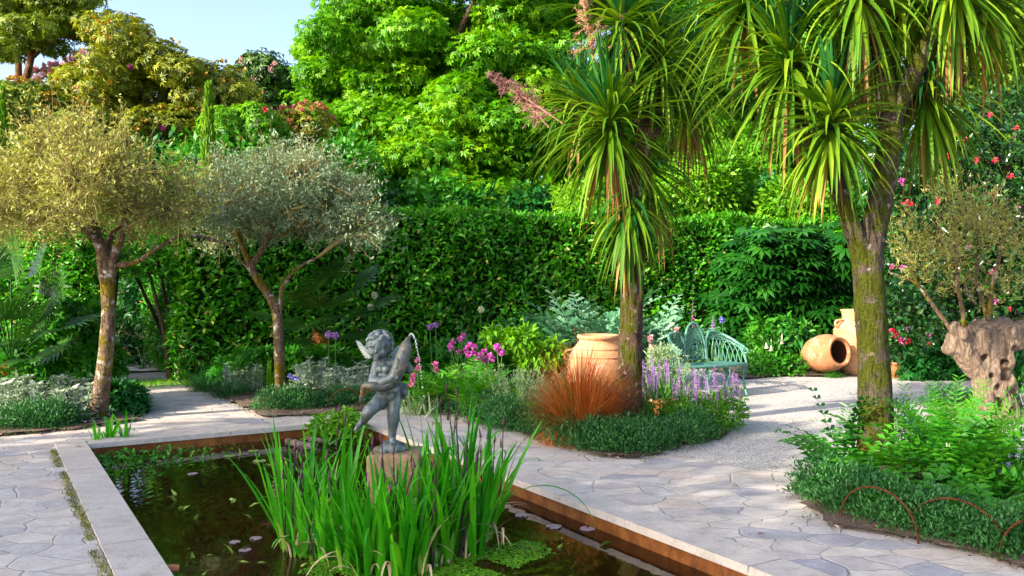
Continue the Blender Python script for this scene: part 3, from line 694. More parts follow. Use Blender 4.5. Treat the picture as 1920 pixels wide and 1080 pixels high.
tree('huge bright spring green tree with layered drooping boughs behind the hedge', P(840, 521, 25) * [1, 1, 0], 14, c, r, 100000, PALM5, .165, 1.0, M['chestnut'], M['bark_dark'], .42, 'horse_chestnut', ntip=40, droop=.75, lo=.35, up=.8, fork=.55)
# trees that fill the right half of the background
c, r = boughs([(1120, 20, 14, 120, 80), (1300, 60, 14, 120, 90), (1100, 220, 12, 90, 70), (1280, 240, 14, 110, 70), (1180, 340, 12, 120, 50), (1360, 130, 10, 60, 80)], 27, 32, (.8, 1.5), .6)
tree('pale green woodland tree behind the middle cordyline', P(1200, 521, 28) * [1, 1, 0], 14, c, r, 44000, PALM5, .22, 1.0, M['backleaf'], M['bark_dark'], .35, ntip=24, droop=.6, lo=.35, group='woodland trees behind the hedge')
c, r = boughs([(1430, 20, 14, 110, 110), (1440, 200, 12, 100, 90), (1560, 90, 12, 120, 120), (1420, 320, 10, 90, 50)], 26, 33, (.7, 1.3), .6)
tree('airy light green tree with sky showing through, between the two cordylines', P(1480, 521, 27) * [1, 1, 0], 13, c, r, 20000, PALM5, .22, 1.0, M['backleaf'], M['bark_dark'], .3, ntip=24, droop=.6, lo=.3, gaps=.75, gf=.9, group='woodland trees behind the hedge')
c, r = boughs([(1760, 0, 16, 130, 90), (1880, 60, 12, 90, 110), (1700, 150, 10, 100, 60), (1860, 190, 8, 90, 60)], 21, 34, (.7, 1.4), .6)
tree('tall olive green tree above the camellia at top right', P(1800, 521, 22) * [1, 1, 0], 12, c, r, 34000, DIA, .18, .42, leafmat('dull_woodland_leaf', (.05, .12, .006), (.10, .21, .008), (.2, .3, .02), .3, .5, .25, nscale=.7), M['bark_dark'], .3, ntip=20, droop=.5, lo=.35, group='woodland trees behind the hedge')
# sunny shrubs just above the hedge
for i, (px, py, sx, sy, Y, nn, lab) in enumerate(((1330, 340, 90, 60, 20.5, 9000, 'bright yellow green shrub rising above the hedge between the cordylines'), (1490, 390, 70, 40, 19.8, 5000, 'low lime shrub topping the hedge behind the right cordyline'),
                                                   (1110, 380, 60, 30, 20.0, 4500, 'small sunlit shrub showing over the hedge left of the middle cordyline'))):
    cn = P(px, py, Y); c, r = lobes(cn, (sx / F * Y, 1.0, sy / F * Y), 12, (.4, .75), .8, 41 + i)
    tree(lab, cn * [1, 1, 0], cn[2], c, r, nn, DIA, .15, .5, M['lime'], M['bark_dark'], .09, 'tall_shrub', ntip=8, cat='shrub', droop=.1, lo=.4)
# top left: rhododendrons
def rhodo_flowers(mat, n, size, pname, per=7):
    def ex(root, cen, rad):
        p, d = crown_pts(cen, rad, n, .95, 1.1); k = d[:, 1] < .35; p, d = p[k], d[k]; mb = MB(); n_ = len(p)
        if n_ <= 100:                              # few enough to count: each truss a part of its own
            for i in range(n_):
                mb = MB(); m = per * 2; dd = unit(d[i] + rdir(m) * .9); scatter(mb, DIA, p[i] + dd * size * .2, dd, rdir(m), size * .7, size * U(.6, 1.1, m)); mb.build(pname, mat, root)
            return
        for _ in range(per): scatter(mb, DIA, p + rdir(n_) * size * .25, d + rdir(n_) * .9, rdir(n_) + d, size * .8, size * U(.6, 1.1, n_))
        mb.build(pname, mat, root)['kind'] = 'stuff'
    return ex
def two(*fs):
    def ex(*a):
        for f in fs: f(*a)
    return ex
def whorl_foliage(mb, cen, rad, n, L, mat=0, lo=.7, gaps=0, per=7, gf=1.2):
    p, d = crown_pts(cen, rad, n, lo, 1.08, gaps, gf); m = len(p); ax = unit(d * .8 + UP * .5 + rdir(m) * .4)
    e1 = unit(np.cross(ax, rdir(m))); e2 = np.cross(ax, e1); base = U(0, 1, m)
    for k in range(per):
        t = k * 2 * np.pi / per + U(-.3, .3, m); dd = e1 * np.cos(t)[:, None] + e2 * np.sin(t)[:, None] + ax * U(-.25, .3, m)[:, None] - UP * .35
        ll = L * U(.75, 1.15, m); scatter(mb, FOLD, p, dd, ax + rdir(m) * .2, ll * .28, ll, mat, np.clip(base * .6 + U(0, .4, m), 0, 1))
def rhodo(label, base, cen, rad, n, L, mat, bark, trunk, name='rhododendron', extra=None, gaps=0.0, sd=50, lo=.7, cat='rhododendron', gf=1.2):
    seed(sd); root = thing(name, label, cat, base); mb = MB(); base = np.asarray(base, float)
    for pts, r in trunk: q = spline(pts, 12); tube(mb, q, rad_along([r, r * .8, r * .45], len(q)), 9, wob=.05)
    k = RNG.permutation(len(cen))[:26]; ends = [np.asarray(p[-1], float) for p, _ in trunk]
    for i in k:
        e = min(ends, key=lambda q: np.linalg.norm(q - cen[i])); limbs(mb, e, [np.asarray(cen[i])], .07, .05)
    mb.build('trunk', bark, root); mb = MB(); whorl_foliage(mb, np.asarray(cen), np.asarray(rad), n, L, 0, lo, gaps, 7, gf); mb.build('crown', mat, root)
    if extra: extra(root, np.asarray(cen), np.asarray(rad))
    return root
Y = 21.0
c, r = boughs([(60, 10, 10, 80, 40), (40, 60, 6, 60, 14), (115, 45, 8, 40, 25), (20, 25, 8, 60, 30), (60, 78, 7, 70, 12), (10, 95, 4, 20, 10), (140, 10, 6, 24, 25), (90, -40, 8, 80, 30)], Y, 51, (.35, .65), .5, 1.2)
rhodo('tall rhododendron tree with bare leaning red trunks at top left', P(35, 521, Y) * [1, 1, 0], c, r, 5200, .13, M['rhodo_y'], M['bark_red'],
      [([P(28, 521, Y) * [1, 1, 0], P(22, 250, Y), P(35, 140, Y), P(30, 80, Y)], .12), ([P(40, 521, Y) * [1, 1, 0], P(42, 220, Y), P(58, 110, Y), P(64, 30, Y)], .11), ([P(58, 110, Y), P(90, 80, Y), P(125, 60, Y)], .06)], sd=52, lo=.5)
Y = 19.5
c, r = boughs([(215, 75, 8, 40, 25), (250, 105, 9, 55, 30), (200, 140, 5, 40, 25), (300, 150, 10, 60, 30), (370, 160, 9, 50, 30), (420, 185, 7, 35, 25), (330, 215, 12, 90, 28), (230, 195, 6, 50, 20), (250, 240, 10, 110, 20), (420, 235, 6, 40, 18), (165, 165, 6, 40, 14), (140, 205, 7, 40, 16), (190, 225, 7, 50, 12)], Y, 53, (.32, .6), .7, 1.0)
rhodo('wide rhododendron with brown spent trusses and few pink flowers behind the olives', P(300, 521, Y) * [1, 1, 0], c, r, 9500, .125, M['rhodo'], M['bark_red'],
      [([P(240, 521, Y) * [1, 1, 0], P(235, 320, Y), P(215, 210, Y)], .14), ([P(300, 521, Y) * [1, 1, 0], P(310, 300, Y), P(260, 160, Y)], .14), ([P(320, 521, Y) * [1, 1, 0], P(360, 330, Y), P(400, 220, Y)], .12)],
      extra=two(rhodo_flowers(M['bronzebud'], 260, .09, 'spent_truss', 5), rhodo_flowers(M['magentafl'], 16, .10, 'flower_truss', 6)), sd=54, lo=.55)
c, r = boughs([(60, 215, 8, 70, 28), (30, 190, 5, 40, 15), (120, 235, 6, 45, 16)], 18.5, 55, (.35, .6), .7, .8)
rhodo('yellowish rhododendron mound behind the left olive crown', P(70, 521, 18.5) * [1, 1, 0], c, r, 1700, .18, M['rhodo_y'], M['bark_red'], [([P(70, 521, 18.5) * [1, 1, 0], P(75, 330, 18.5), P(65, 240, 18.5)], .13)], extra=rhodo_flowers(M['bronzebud'], 120, .1, 'spent_truss', 5), sd=56, lo=.6)
c, r = boughs([(150, 160, 9, 60, 20), (195, 145, 7, 40, 18), (120, 180, 5, 30, 14), (190, 205, 7, 50, 18), (100, 205, 3, 18, 10)], 23.5, 57, (.45, .7), .8, .8)
rhodo('rhododendron covered in pale pink blossom glimpsed through the dark branches', P(160, 521, 23.5) * [1, 1, 0], c, r, 900, .18, M['rhodo'], M['bark_red'], [([P(160, 521, 23.5) * [1, 1, 0], P(160, 300, 23.5), P(150, 190, 23.5)], .14)], extra=rhodo_flowers(leafmat('pale_pink_blossom', (.62, .22, .36), (.78, .42, .52), (.85, .62, .68), .2, .5, .2, (1, 1, 1)), 620, .15, 'flower_truss', 7), sd=58)
c, r = boughs([(500, 150, 10, 25, 25), (500, 190, 12, 40, 20), (490, 125, 4, 14, 10)], 26, 59, (.35, .6), .8, .7)
rhodo('small round rhododendron tree on the skyline with faint pink blooms', P(500, 521, 26) * [1, 1, 0], c, r, 1900, .17, leafmat('dark_rhododendron_leaf', (.02, .08, .012), (.05, .14, .02), (.14, .22, .04), .2, .4, .4), M['bark_red'], [([P(500, 521, 26) * [1, 1, 0], P(498, 300, 26), P(500, 190, 26)], .13)], extra=rhodo_flowers(M['palefl'], 40, .12, 'flower_truss', 6), sd=60, lo=.5)
c, r = boughs([(450, 225, 8, 40, 16), (470, 250, 8, 50, 12)], 18.5, 61, (.3, .5), .7, .6)
rhodo('bright green azalea with orange red blooms right of the thin cypress', P(450, 521, 18.5) * [1, 1, 0], c, r, 1000, .15, M['lime'], M['bark_red'], [([P(450, 521, 18.5) * [1, 1, 0], P(452, 330, 18.5), P(455, 240, 18.5)], .09)], extra=rhodo_flowers(M['redfl'], 18, .09, 'flower_truss', 6), name='azalea', sd=62, cat='azalea')
c, r = boughs([(545, 235, 10, 45, 22), (560, 255, 6, 40, 12)], 20, 63, (.3, .55), .7, .6)
rhodo('azalea thick with dusky pink red blooms above the right olive', P(550, 521, 20) * [1, 1, 0], c, r, 800, .14, M['rhodo'], M['bark_red'], [([P(550, 521, 20) * [1, 1, 0], P(552, 330, 20), P(550, 245, 20)], .09)], extra=rhodo_flowers(leafmat('dusky_red_flower', (.3, .05, .06), (.45, .12, .11), (.62, .3, .2), .2, .5, .2), 200, .10, 'flower_truss', 5), name='azalea', sd=64, cat='azalea')
# shrubs filling the band between hedge and rhododendrons
for i, (px, py, sx, sy, Y, nn, lab) in enumerate(((120, 330, 190, 60, 17.5, 7000, 'leafy shrub bank behind the left hedge and olive'), (430, 320, 120, 60, 18, 6000, 'dark leafy shrub behind the gap between the two olives'), (640, 330, 80, 60, 19, 4500, 'dark shrub under the spring green tree'), (300, 520, 160, 130, 19, 7000, 'shrubs seen through the hedge arch, leaf colour darkened for their shade'), (290, 320, 60, 50, 18.6, 4000, 'dark shrub glimpsed low between the two olive crowns'))):
    cn = P(px, py, Y); c, r = lobes(cn, (sx / F * Y, .8, sy / F * Y), 14, (.45, .8), .8, 71 + i)
    tree(lab, cn * [1, 1, 0], cn[2], c, r, nn, DIA, .17, .45, M['bush'] if i < 3 else M['shadegreen'], M['bark_dark'], .1, 'tall_shrub', ntip=8, cat='shrub', droop=.1, lo=.4)  # shrubs past the arch take the darker leaf: shade put into their colour
for i, (px, Yb, top, lab) in enumerate(((700, 21.5, 350, 'under the left half of the spring green tree'), (830, 21.0, 365, 'under the right half of the spring green tree'), (970, 21.5, 350, 'left of the middle cordyline'), (1250, 22.5, 330, 'right of the middle cordyline trunk'), (1400, 22.5, 330, 'left of the right cordyline'), (1560, 21.5, 340, 'behind the fork of the right cordyline'), (1690, 20, 330, 'behind the camellia'))):
    cn = P(px, (top + 470) / 2, Yb); c, r = lobes(cn, (1.35, .9, (470 - top) / 2 / F * Yb + .3), 16, (.5, .8), .85, 171 + i)
    tree('dark woodland shrub above the hedge ' + lab, cn * [1, 1, 0], cn[2], c, r, 5200, DIA, .18, .5, M['bush'] if i % 2 else M['shadegreen'], M['bark_dark'], .1, 'tall_shrub', ntip=8, cat='shrub', droop=.2, lo=.4)
seed(97); mb = MB(); n = 42000; px = U(-60, 2100, n); Yf = U(36, 42, n); ht = np.where(px < 560, 5.2, 7.6) + 1.3 * lump(np.stack([px / 90, px * 0, px * 0], -1), 1, 2); p = np.stack([(px - CX) / F * Yf, Yf, ht * U(0, 1, n) ** .8], -1)
d = rdir(n) + np.array([0, -.4, .2]); scatter(mb, DIA, p, d, rdir(n) + UP * .6, U(.18, .3, n), U(.35, .55, n)); tag(mb.build('far_woodland', M['backleaf'], None, (0, 38, 0)), kind='stuff')
def cypress(label, px, ptop, Y, wpx):
    seed(px + 5); b = P(px, 521, Y) * [1, 1, 0]; top = P(px, ptop, Y)[2]; root = thing('cypress', label, 'cypress', b); mb = MB(); tube(mb, [b, b + UP * top * .9], [.06, .015], 7); mb.build('trunk', M['bark_dark'], root)
    n = 5000; t = U(0, 1, n) ** .8; rr = wpx / 2 / F * Y * np.sin(np.pi * np.clip((1 - t) * .62 + .0, 0, 1)) ** .7; th = U(0, 6.28, n); rad = rr * U(.5, 1.05, n)
    p = b + np.stack([np.cos(th) * rad, np.sin(th) * rad, t * top], -1); d = np.stack([np.cos(th) * .25, np.sin(th) * .25, np.ones(n)], -1) + rdir(n) * .2
    mb = MB(); scatter(mb, DIA, p, d, rdir(n), .028, U(.10, .2, n)); mb.build('foliage', M['cypress'], root)
cypress('thin pointed cypress rising between the two olive crowns', 391, 165, 16.5, 40)
cypress('thin pointed cypress at the left edge above the olive', 3, 172, 16.5, 36)
# camellia on the right
c, r = boughs([(1800, 330, 12, 110, 60), (1760, 450, 14, 90, 70), (1870, 450, 12, 80, 80), (1730, 580, 12, 60, 60), (1840, 590, 14, 90, 60), (1930, 330, 8, 60, 80), (1700, 300, 6, 40, 40), (1850, 230, 8, 70, 40), (1960, 520, 8, 50, 90)], 14.6, 81, (.4, .65), .9, .8)
cm = tree('dark glossy camellia covered with red and pink blooms at the right edge', P(1830, 521, 15.2) * [1, 1, 0], 4, c, r, 21000, FOLD, .12, .5, M['camellia'], M['bark_dark'], .16, 'camellia', cat='camellia', ntip=20, lo=.6, droop=.2)
seed(82)
FLP = [(1797, 251, 'redfl'), (1810, 262, 'redfl'), (1775, 293, 'redfl'), (1760, 302, 'redfl'), (1865, 300, 'redfl'), (1846, 370, 'magentafl'), (1856, 366, 'redfl'), (1757, 378, 'redfl'), (1706, 383, 'redfl'), (1815, 464, 'magentafl'), (1700, 380, 'redfl'), (1690, 340, 'magentafl'),
       (1693, 503, 'magentafl'), (1672, 500, 'pinkfl'), (1860, 510, 'pinkfl'), (1892, 580, 'redfl'), (1865, 565, 'magentafl'), (1702, 617, 'magentafl'), (1741, 629, 'magentafl'), (1739, 645, 'redfl'), (1690, 637, 'magentafl'), (1700, 640, 'redfl'), (1668, 622, 'redfl'), (1855, 215, 'redfl'), (1905, 240, 'redfl'), (1908, 390, 'magentafl'), (1895, 330, 'redfl'), (1830, 300, 'redfl')]
fm = {}
for k in set(f[2] for f in FLP):
    mb = MB(); n = 14; d = unit(rdir(n) + np.array([0, -.7, 0])); scatter(mb, OVAL, d * .01, d, rdir(n), .045, U(.05, .065, n)); fm[k] = mb.mesh('camellia_flower', [M[k]], (0, 0, 0))
for px, py, k in FLP:
    o = bpy.data.objects.new('flower', fm[k]); C.objects.link(o); o.parent = cm; o.location = [float(x) for x in P(px, py, 13.55) - OFF[cm.name]]; o.rotation_euler = (0, 0, float(U(-.6, .6))); o.scale = [float(U(.7, 1.05))] * 3
# trees outside the picture, on the left, that throw the dappled shade
def shade_tree(label, base, cen, rad, n, sd, gaps=.0):
    seed(sd); tree(label, base, 9, np.array(cen), np.array(rad), n, DIA, .3, .6, M['backleaf'], M['bark_dark'], .25, 'shade_tree', 'trees outside the left edge that shade the court', gaps, 1.6, lo=.2, ntip=20)

# ------------------------------------------------------------------ standard olives
def olive(label, base, paths, cen, rad, n, leafm, sd, ntw):
    seed(sd); base = np.asarray(base, float); root = thing('olive_tree', label, 'olive tree', base, 'domed olive trees on bare trunks')
    mb = MB(); ends = []
    for pts, r in paths:
        q = spline(pts, 20); tube(mb, q, rad_along(r, len(q)) * .88, 14, wob=.05); ends.append(q[-1])
    k = RNG.permutation(len(cen))[:22]
    mb.build('trunk', M['bark_olive'], root)
    mb = MB()
    for i in k:
        e = min(ends, key=lambda q: np.linalg.norm(q - cen[i])); limbs(mb, e, [np.asarray(cen[i]) + RNG.normal(size=3) * .15], .03, .2)
    mb.build('branch', M['olivetwig'], root)
    # twiggy skin
    p, d = crown_pts(cen, rad, ntw, .5, 1.05, .8, 2.6); m = len(p); mb = MB()
    q = p + (d * .35 + rdir(m) * .8 + UP * .25) * U(.14, .42, (m, 1)); prisms(mb, p - d * .12, q, .0055, .002); 
    mb.build('twig', M['olivetwig'], root).__setitem__('kind', 'stuff')
    mb = MB()
    t = np.concatenate([p, (p + q) / 2, q, q]); t = t[RNG.integers(0, len(t), n)] + rdir(n) * .03
    p2, d2 = crown_pts(cen, rad, n // 2, .55, 1.06, .85, 2.2); allp = np.concatenate([t, p2]); m = len(allp)
    dd = rdir(m) + UP * .35; ln = U(.035, .075, m); scatter(mb, DIA, allp, dd, rdir(m) + UP * .4, ln * .3, ln, 0, np.clip(.5 + .3 * lump(allp, 1.8, sd) + U(-.3, .3, m), 0, 1))
    mb.build('crown', leafm, root); return root
def dome(c, r, n, rr, sd):
    """lobes over a cushion-shaped dome"""
    seed(sd); th = U(0, 6.28, n); q = U(0, 1, n) ** .5; x = np.cos(th) * q; y = np.sin(th) * q
    z = np.sqrt(np.clip(1 - q * q, 0, 1)) * U(.3, .88, n) + .02 * q
    cen = np.asarray(c, float) + np.stack([x, y, z], -1) * np.asarray(r) * [.8, .8, .9]; ra = U(rr[0], rr[1], n); return cen, np.stack([ra, ra, ra * .8], -1)
Y = 9.9
c, r = dome(P(152, 418, Y), (1.42, 1.25, 1.0), 30, (.32, .5), 101)
olive('domed olive tree with lichened trunk and golden crown, left of the hedge arch', G(183, 786), [
    ([G(183, 786), P(197, 680, Y), P(203, 580, Y), P(197, 500, Y), P(182, 440, Y), P(158, 370, Y)], (.118, .092, .085, .09, .06, .03)),
    ([P(203, 545, Y), P(212, 490, Y), P(228, 440, Y - .1), P(240, 380, Y - .1)], (.08, .06, .045, .025)),
    ([P(212, 500, Y), P(258, 490, Y), P(300, 462, Y), P(355, 440, Y + .1), P(440, 462, Y + .3)], (.045, .033, .028, .022, .014)),
    ([P(203, 500, Y), P(205, 450, Y + .2), P(238, 410, Y + .3)], (.055, .04, .02)), ([P(190, 460, Y), P(140, 410, Y - .3), P(90, 370, Y - .4)], (.05, .035, .02))],
    c, r, 20000, M['olive'], 102, 3200)
Y = 11.6
c, r = dome(P(520, 446, Y), (1.42, 1.2, 1.26), 32, (.32, .5), 103)
olive('domed grey olive tree with forked trunk, right of the hedge arch', G(527, 741), [
    ([G(527, 741), P(523, 660, Y), P(517, 580, Y), P(484, 525, Y), P(466, 490, Y), P(452, 455, Y), P(438, 410, Y)], (.085, .075, .07, .058, .05, .04, .025)),
    ([P(472, 500, Y), P(490, 470, Y), P(506, 440, Y), P(520, 400, Y)], (.05, .042, .035, .02)), ([P(506, 445, Y), P(530, 440, Y), P(560, 425, Y)], (.025, .02, .012)),
    ([P(525, 590, Y), P(528, 545, Y), P(545, 515, Y), P(566, 498, Y), P(600, 480, Y)], (.04, .035, .032, .025, .014)), ([P(466, 505, Y), P(447, 480, Y), P(440, 450, Y)], (.022, .018, .01)),
    ([P(519, 600, Y - .02), P(505, 560, Y - .03), P(480, 520, Y - .05)], (.04, .038, .03))],
    c, r, 26000, M['olive_grey'], 104, 1900)

# ------------------------------------------------------------------ cordylines
def head(mb, c, n, L, wd, sd, lo=-1.3, hi=1.5, dry=0.12, az=None):
    """one rosette: erect heart, arching middle, hanging skirt"""
    seed(sd); n = int(n * 1.75); wd = wd * .76; dry = dry * .55; t = U(0, 1, n); el = hi - (hi - lo) * t ** .92 + U(-.15, .15, n); a = U(0, 6.28, n) if az is None else U(az[0], az[1], n)
    ll = L * U(.75, 1.12, n); dr = np.where(el > .9, U(.05, .6, n), U(.6, 1.45, n)) * np.clip((el + 1.6) / 1.6, .1, 1)
    b = np.asarray(c, float) + np.stack([np.cos(a) * .03, np.sin(a) * .03, -t * .28], -1)
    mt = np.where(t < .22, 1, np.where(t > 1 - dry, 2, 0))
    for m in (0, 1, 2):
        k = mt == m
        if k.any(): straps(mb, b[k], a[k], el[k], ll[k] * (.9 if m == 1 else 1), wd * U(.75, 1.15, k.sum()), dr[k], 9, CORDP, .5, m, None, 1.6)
def panicle(root, base, d, L, n, sd, mat):
    seed(sd); mb = MB(); d = unit(np.asarray(d, float)); base = np.asarray(base, float); pts = spline([base, base + d * L * .5, base + d * L + UP * -.05 * L], 8); tube(mb, pts, rad_along([.012, .008, .003], len(pts)), 5)
    t = U(.18, 1, n); p = base + d * (t * L)[:, None]; q = unit(rdir(n) + d * .7) * (L * .34 * (1.1 - t))[:, None] + p; prisms(mb, p, q, .004, .002)
    m = n * 16; k = RNG.integers(0, n, m); s = U(.15, 1, m)[:, None]; a = p[k] * (1 - s) + q[k] * s; prisms(mb, a, a + rdir(m) * U(.02, .07, (m, 1)), .0028, .0015)
    mb.build('flower_panicle', mat, root)
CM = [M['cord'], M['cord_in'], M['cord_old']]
Y = 9.33
seed(110); rt = thing('cordyline', 'cordyline palm with lichened trunk rising from the red tussock in the middle bed', 'cordyline', G(1178, 806), 'cordyline trees')
mb = MB()
for pts, r in (([G(1178, 812), P(1180, 700, Y), P(1184, 590, Y), P(1187, 480, Y), P(1192, 400, Y), P(1200, 320, Y), P(1205, 240, Y)], (.15, .128, .12, .125, .115, .10, .08)),
               ([P(1195, 390, Y), P(1180, 320, Y), P(1160, 250, Y), P(1146, 205, Y)], (.08, .07, .06, .05)), ([P(1203, 300, Y), P(1225, 200, Y + .1), P(1236, 80, Y + .1)], (.085, .07, .05)),
               ([P(1203, 260, Y), P(1180, 120, Y - .1), P(1165, 20, Y - .1)], (.07, .06, .045)), ([P(1205, 280, Y), P(1250, 210, Y + .35), P(1290, 150, Y + .5)], (.07, .055, .045))):
    q = spline(pts, 44); tube(mb, q, rad_along(r, len(q)), 22, wob=.04)
mb.build('trunk', M['bark_cord'], rt)
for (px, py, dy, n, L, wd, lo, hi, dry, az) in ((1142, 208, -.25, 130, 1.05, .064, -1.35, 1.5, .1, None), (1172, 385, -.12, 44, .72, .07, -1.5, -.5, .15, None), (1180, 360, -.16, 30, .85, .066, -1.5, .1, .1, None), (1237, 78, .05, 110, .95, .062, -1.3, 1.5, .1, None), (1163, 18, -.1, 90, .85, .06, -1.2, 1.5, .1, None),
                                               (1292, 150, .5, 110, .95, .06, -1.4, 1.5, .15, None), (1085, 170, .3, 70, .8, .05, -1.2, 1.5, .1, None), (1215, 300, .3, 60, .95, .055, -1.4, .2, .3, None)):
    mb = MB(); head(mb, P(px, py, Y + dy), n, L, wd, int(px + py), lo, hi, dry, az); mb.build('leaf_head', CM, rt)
q = spline([P(1196, 340, Y + .1), P(1140, 260, Y + .25), P(1085, 175, Y + .3)], 8); mb = MB(); tube(mb, q, rad_along([.06, .05, .045], len(q)), 9); mb.build('branch', M['bark_cord'], rt)
panicle(rt, P(1118, 150, Y - .1), P(1090, -30, Y - .2) - P(1118, 150, Y - .1), 1.0, 60, 111, leafmat('fresh_panicle', (.32, .14, .08), (.5, .26, .16), (.66, .42, .25), 0, .7, .2))
panicle(rt, P(1060, 235, Y), P(905, 130, Y + .2) - P(1060, 235, Y), 1.0, 70, 112, M['panicle'])
panicle(rt, P(1030, 240, Y), P(960, 160, Y + .3) - P(1030, 240, Y), .6, 40, 113, M['panicle'])
Y = 7.7
rt = thing('cordyline', 'large forked cordyline palm with thick mossy trunk beside the gravel on the right', 'cordyline', G(1640, 862), 'cordyline trees')
mb = MB(); seed(114)
for pts, r in (([G(1640, 875), P(1642, 760, Y), P(1636, 640, Y), P(1630, 540, Y), P(1629, 470, Y), P(1650, 380, Y), P(1666, 280, Y), P(1672, 205, Y)], (.16, .142, .132, .130, .125, .105, .10, .095)),
               ([P(1624, 500, Y), P(1603, 440, Y - .05), P(1583, 385, Y - .05), P(1567, 330, Y), P(1558, 225, Y)], (.105, .082, .074, .068, .045)),
               ([P(1667, 230, Y), P(1655, 120, Y), P(1638, 50, Y), P(1610, -40, Y)], (.09, .075, .065, .06)), ([P(1668, 235, Y), P(1700, 165, Y), P(1738, 90, Y), P(1765, 10, Y), P(1775, -80, Y)], (.08, .075, .072, .07, .065)),
               ([P(1580, 340, Y), P(1530, 220, Y + .3), P(1480, 100, Y + .3)], (.06, .055, .045)), ([P(1752, 60, Y), P(1748, -30, Y + .1), P(1745, -90, Y + .1)], (.05, .045, .04)), ([P(1668, 200, Y + .05), P(1676, 90, Y + .3), P(1680, -20, Y + .3)], (.06, .05, .045))):
    q = spline(pts, 44); tube(mb, q, rad_along(r, len(q)), 24, wob=.035)
mb.build('trunk', M['bark_moss'], rt)
for (px, py, dy, n, L, wd, lo, hi, dry) in ((1558, 202, -.12, 110, .78, .066, -1.35, 1.5, .08), (1480, 88, .3, 120, 1.02, .068, -1.4, 1.5, .12), (1612, -50, .0, 100, .98, .068, -1.5, 1.3, .1), (1790, -70, .0, 110, 1.0, .066, -1.5, 1.3, .15),
                                            (1735, 150, .45, 70, .95, .062, -1.5, .5, .15), (1690, -30, .35, 80, 1.0, .06, -1.4, 1.2, .1), (1400, -30, .5, 100, 1.0, .062, -1.4, 1.3, .12), (1850, -40, .3, 70, 1.05, .062, -1.45, .9, .2), (1560, 60, .6, 70, .9, .06, -1.4, 1.4, .35)):
    mb = MB(); head(mb, P(px, py, Y + dy), n, L, wd, int(px + py + 500), lo, hi, dry); mb.build('leaf_head', CM, rt)
q1 = spline([P(1660, 260, Y + .05), P(1700, 215, Y + .3), P(1735, 160, Y + .45)], 8); mb = MB(); tube(mb, q1, rad_along([.06, .05, .04], len(q1)), 9); mb.build('branch', M['bark_moss'], rt)

# ------------------------------------------------------------------ fan palms
def fan_palm(label, base, fr, sd, trunk=None):
    """fr: (px, py, depth, fan radius, roll)"""
    seed(sd); base = np.asarray(base, float); root = thing('fan_palm', label, 'fan palm', base, 'fan palms'); mb = MB()
    if trunk:
        q = spline(trunk[0], 10); tube(mb, q, rad_along(trunk[1], len(q)), 12, wob=.1)
        n = 500; k = RNG.integers(0, len(q), n); d = rdir(n) * [1, 1, .2] + UP * .9; rr = rad_along(trunk[1], len(q))[k]
        scatter(mb, DIA, q[k] + unit(d * [1, 1, 0]) * rr[:, None] * .8, d, unit(d * [1, 1, 0]), .02, U(.08, .16, n)); top = q[-1]
        mb.build('trunk', leafmat('fibrous_palm_trunk', (.12, .05, .015), (.26, .11, .03), (.4, .2, .06), 0, .9, .1), root)
    else: top = base + UP * .25
    for px, py, Y, R_, roll in fr:
        hub = P(px, py, Y); mb = MB(); d = unit(hub - top); mid = (top + hub) / 2 + UP * .12; q = spline([top, mid, hub], 10); tube(mb, q, rad_along([.014, .009, .007], len(q)), 5)
        ax = unit(d + np.array([0, 0, -.35]) + RNG.normal(size=3) * .12); side = unit(np.cross(ax, UP + np.array([0, -.8, 0]))); nr = np.cross(side, ax)
        side = side * math.cos(roll) + nr * math.sin(roll); nr = np.cross(side, ax)
        m = 26; a = np.linspace(-2.2, 2.2, m); dd = np.cos(a)[:, None] * ax + np.sin(a)[:, None] * side + nr * .18
        ll = R_ * (1 - .22 * np.abs(a / 2.2) ** 2) * U(.93, 1.05, m)
        # leaflet in two lengths so that the tips droop
        p1 = hub + dd * (ll * .68)[:, None]; wd = R_ * .085
        X = unit(np.cross(dd, nr)); vs = np.stack([hub + dd * .03 + X * .004, hub + dd * .03 - X * .004, p1 - X * wd / 2 - nr * .006, p1 + X * wd / 2 - nr * .006, hub + dd * ll[:, None] - UP * R_ * .10 + RNG.normal(size=(m, 3)) * .012], 1)
        mb.add(vs.reshape(-1, 3), (np.arange(m)[:, None] * 5 + np.array([[0, 1, 2, 3]])), 0, np.clip(U(.2, .8, m), 0, 1)); mb.f.append((np.arange(m)[:, None] * 5 + np.array([[3, 2, 4]]) + mb.n - m * 5, 0, U(.2, .8, m), False))
        mb.build('frond', M['palm'], root)
fan_palm('fan palm with dark green fronds at the left edge behind the lamb\'s ears', G(22, 742), [(70, 515, 11, .55, .2), (20, 480, 11.2, .55, 0), (-30, 520, 11, .55, 0), (95, 560, 10.8, .55, -.3), (40, 560, 10.6, .5, .3), (120, 615, 10.6, .55, .3), (70, 610, 10.4, .5, -.2), (10, 600, 10.4, .55, .2), (60, 672, 10.3, .5, .1), (-10, 650, 10.4, .5, .2), (110, 650, 10.9, .45, 0), (30, 640, 10.2, .45, .4), (-50, 590, 10.8, .5, .1)],
         120, ([G(22, 742), P(22, 690, 11.1)], (.14, .12)))
fan_palm('fan palm with a shaggy brown trunk behind the cherub', G(601, 712), [(560, 560, 12.6, .6, .2), (620, 525, 12.9, .6, 0), (665, 540, 12.7, .6, -.2), (520, 600, 12.4, .5, .3), (575, 610, 12.2, .5, 0), (650, 595, 12.3, .5, .1), (700, 575, 12.7, .55, .2), (590, 545, 12.5, .55, -.3), (640, 630, 12.1, .42, .2), (555, 640, 12.2, .4, .4), (690, 620, 12.3, .4, -.1), (600, 575, 13.2, .5, .2)],
         121, ([G(601, 712), P(601, 660, 13.9), P(603, 625, 13.9)], (.16, .15, .12)))

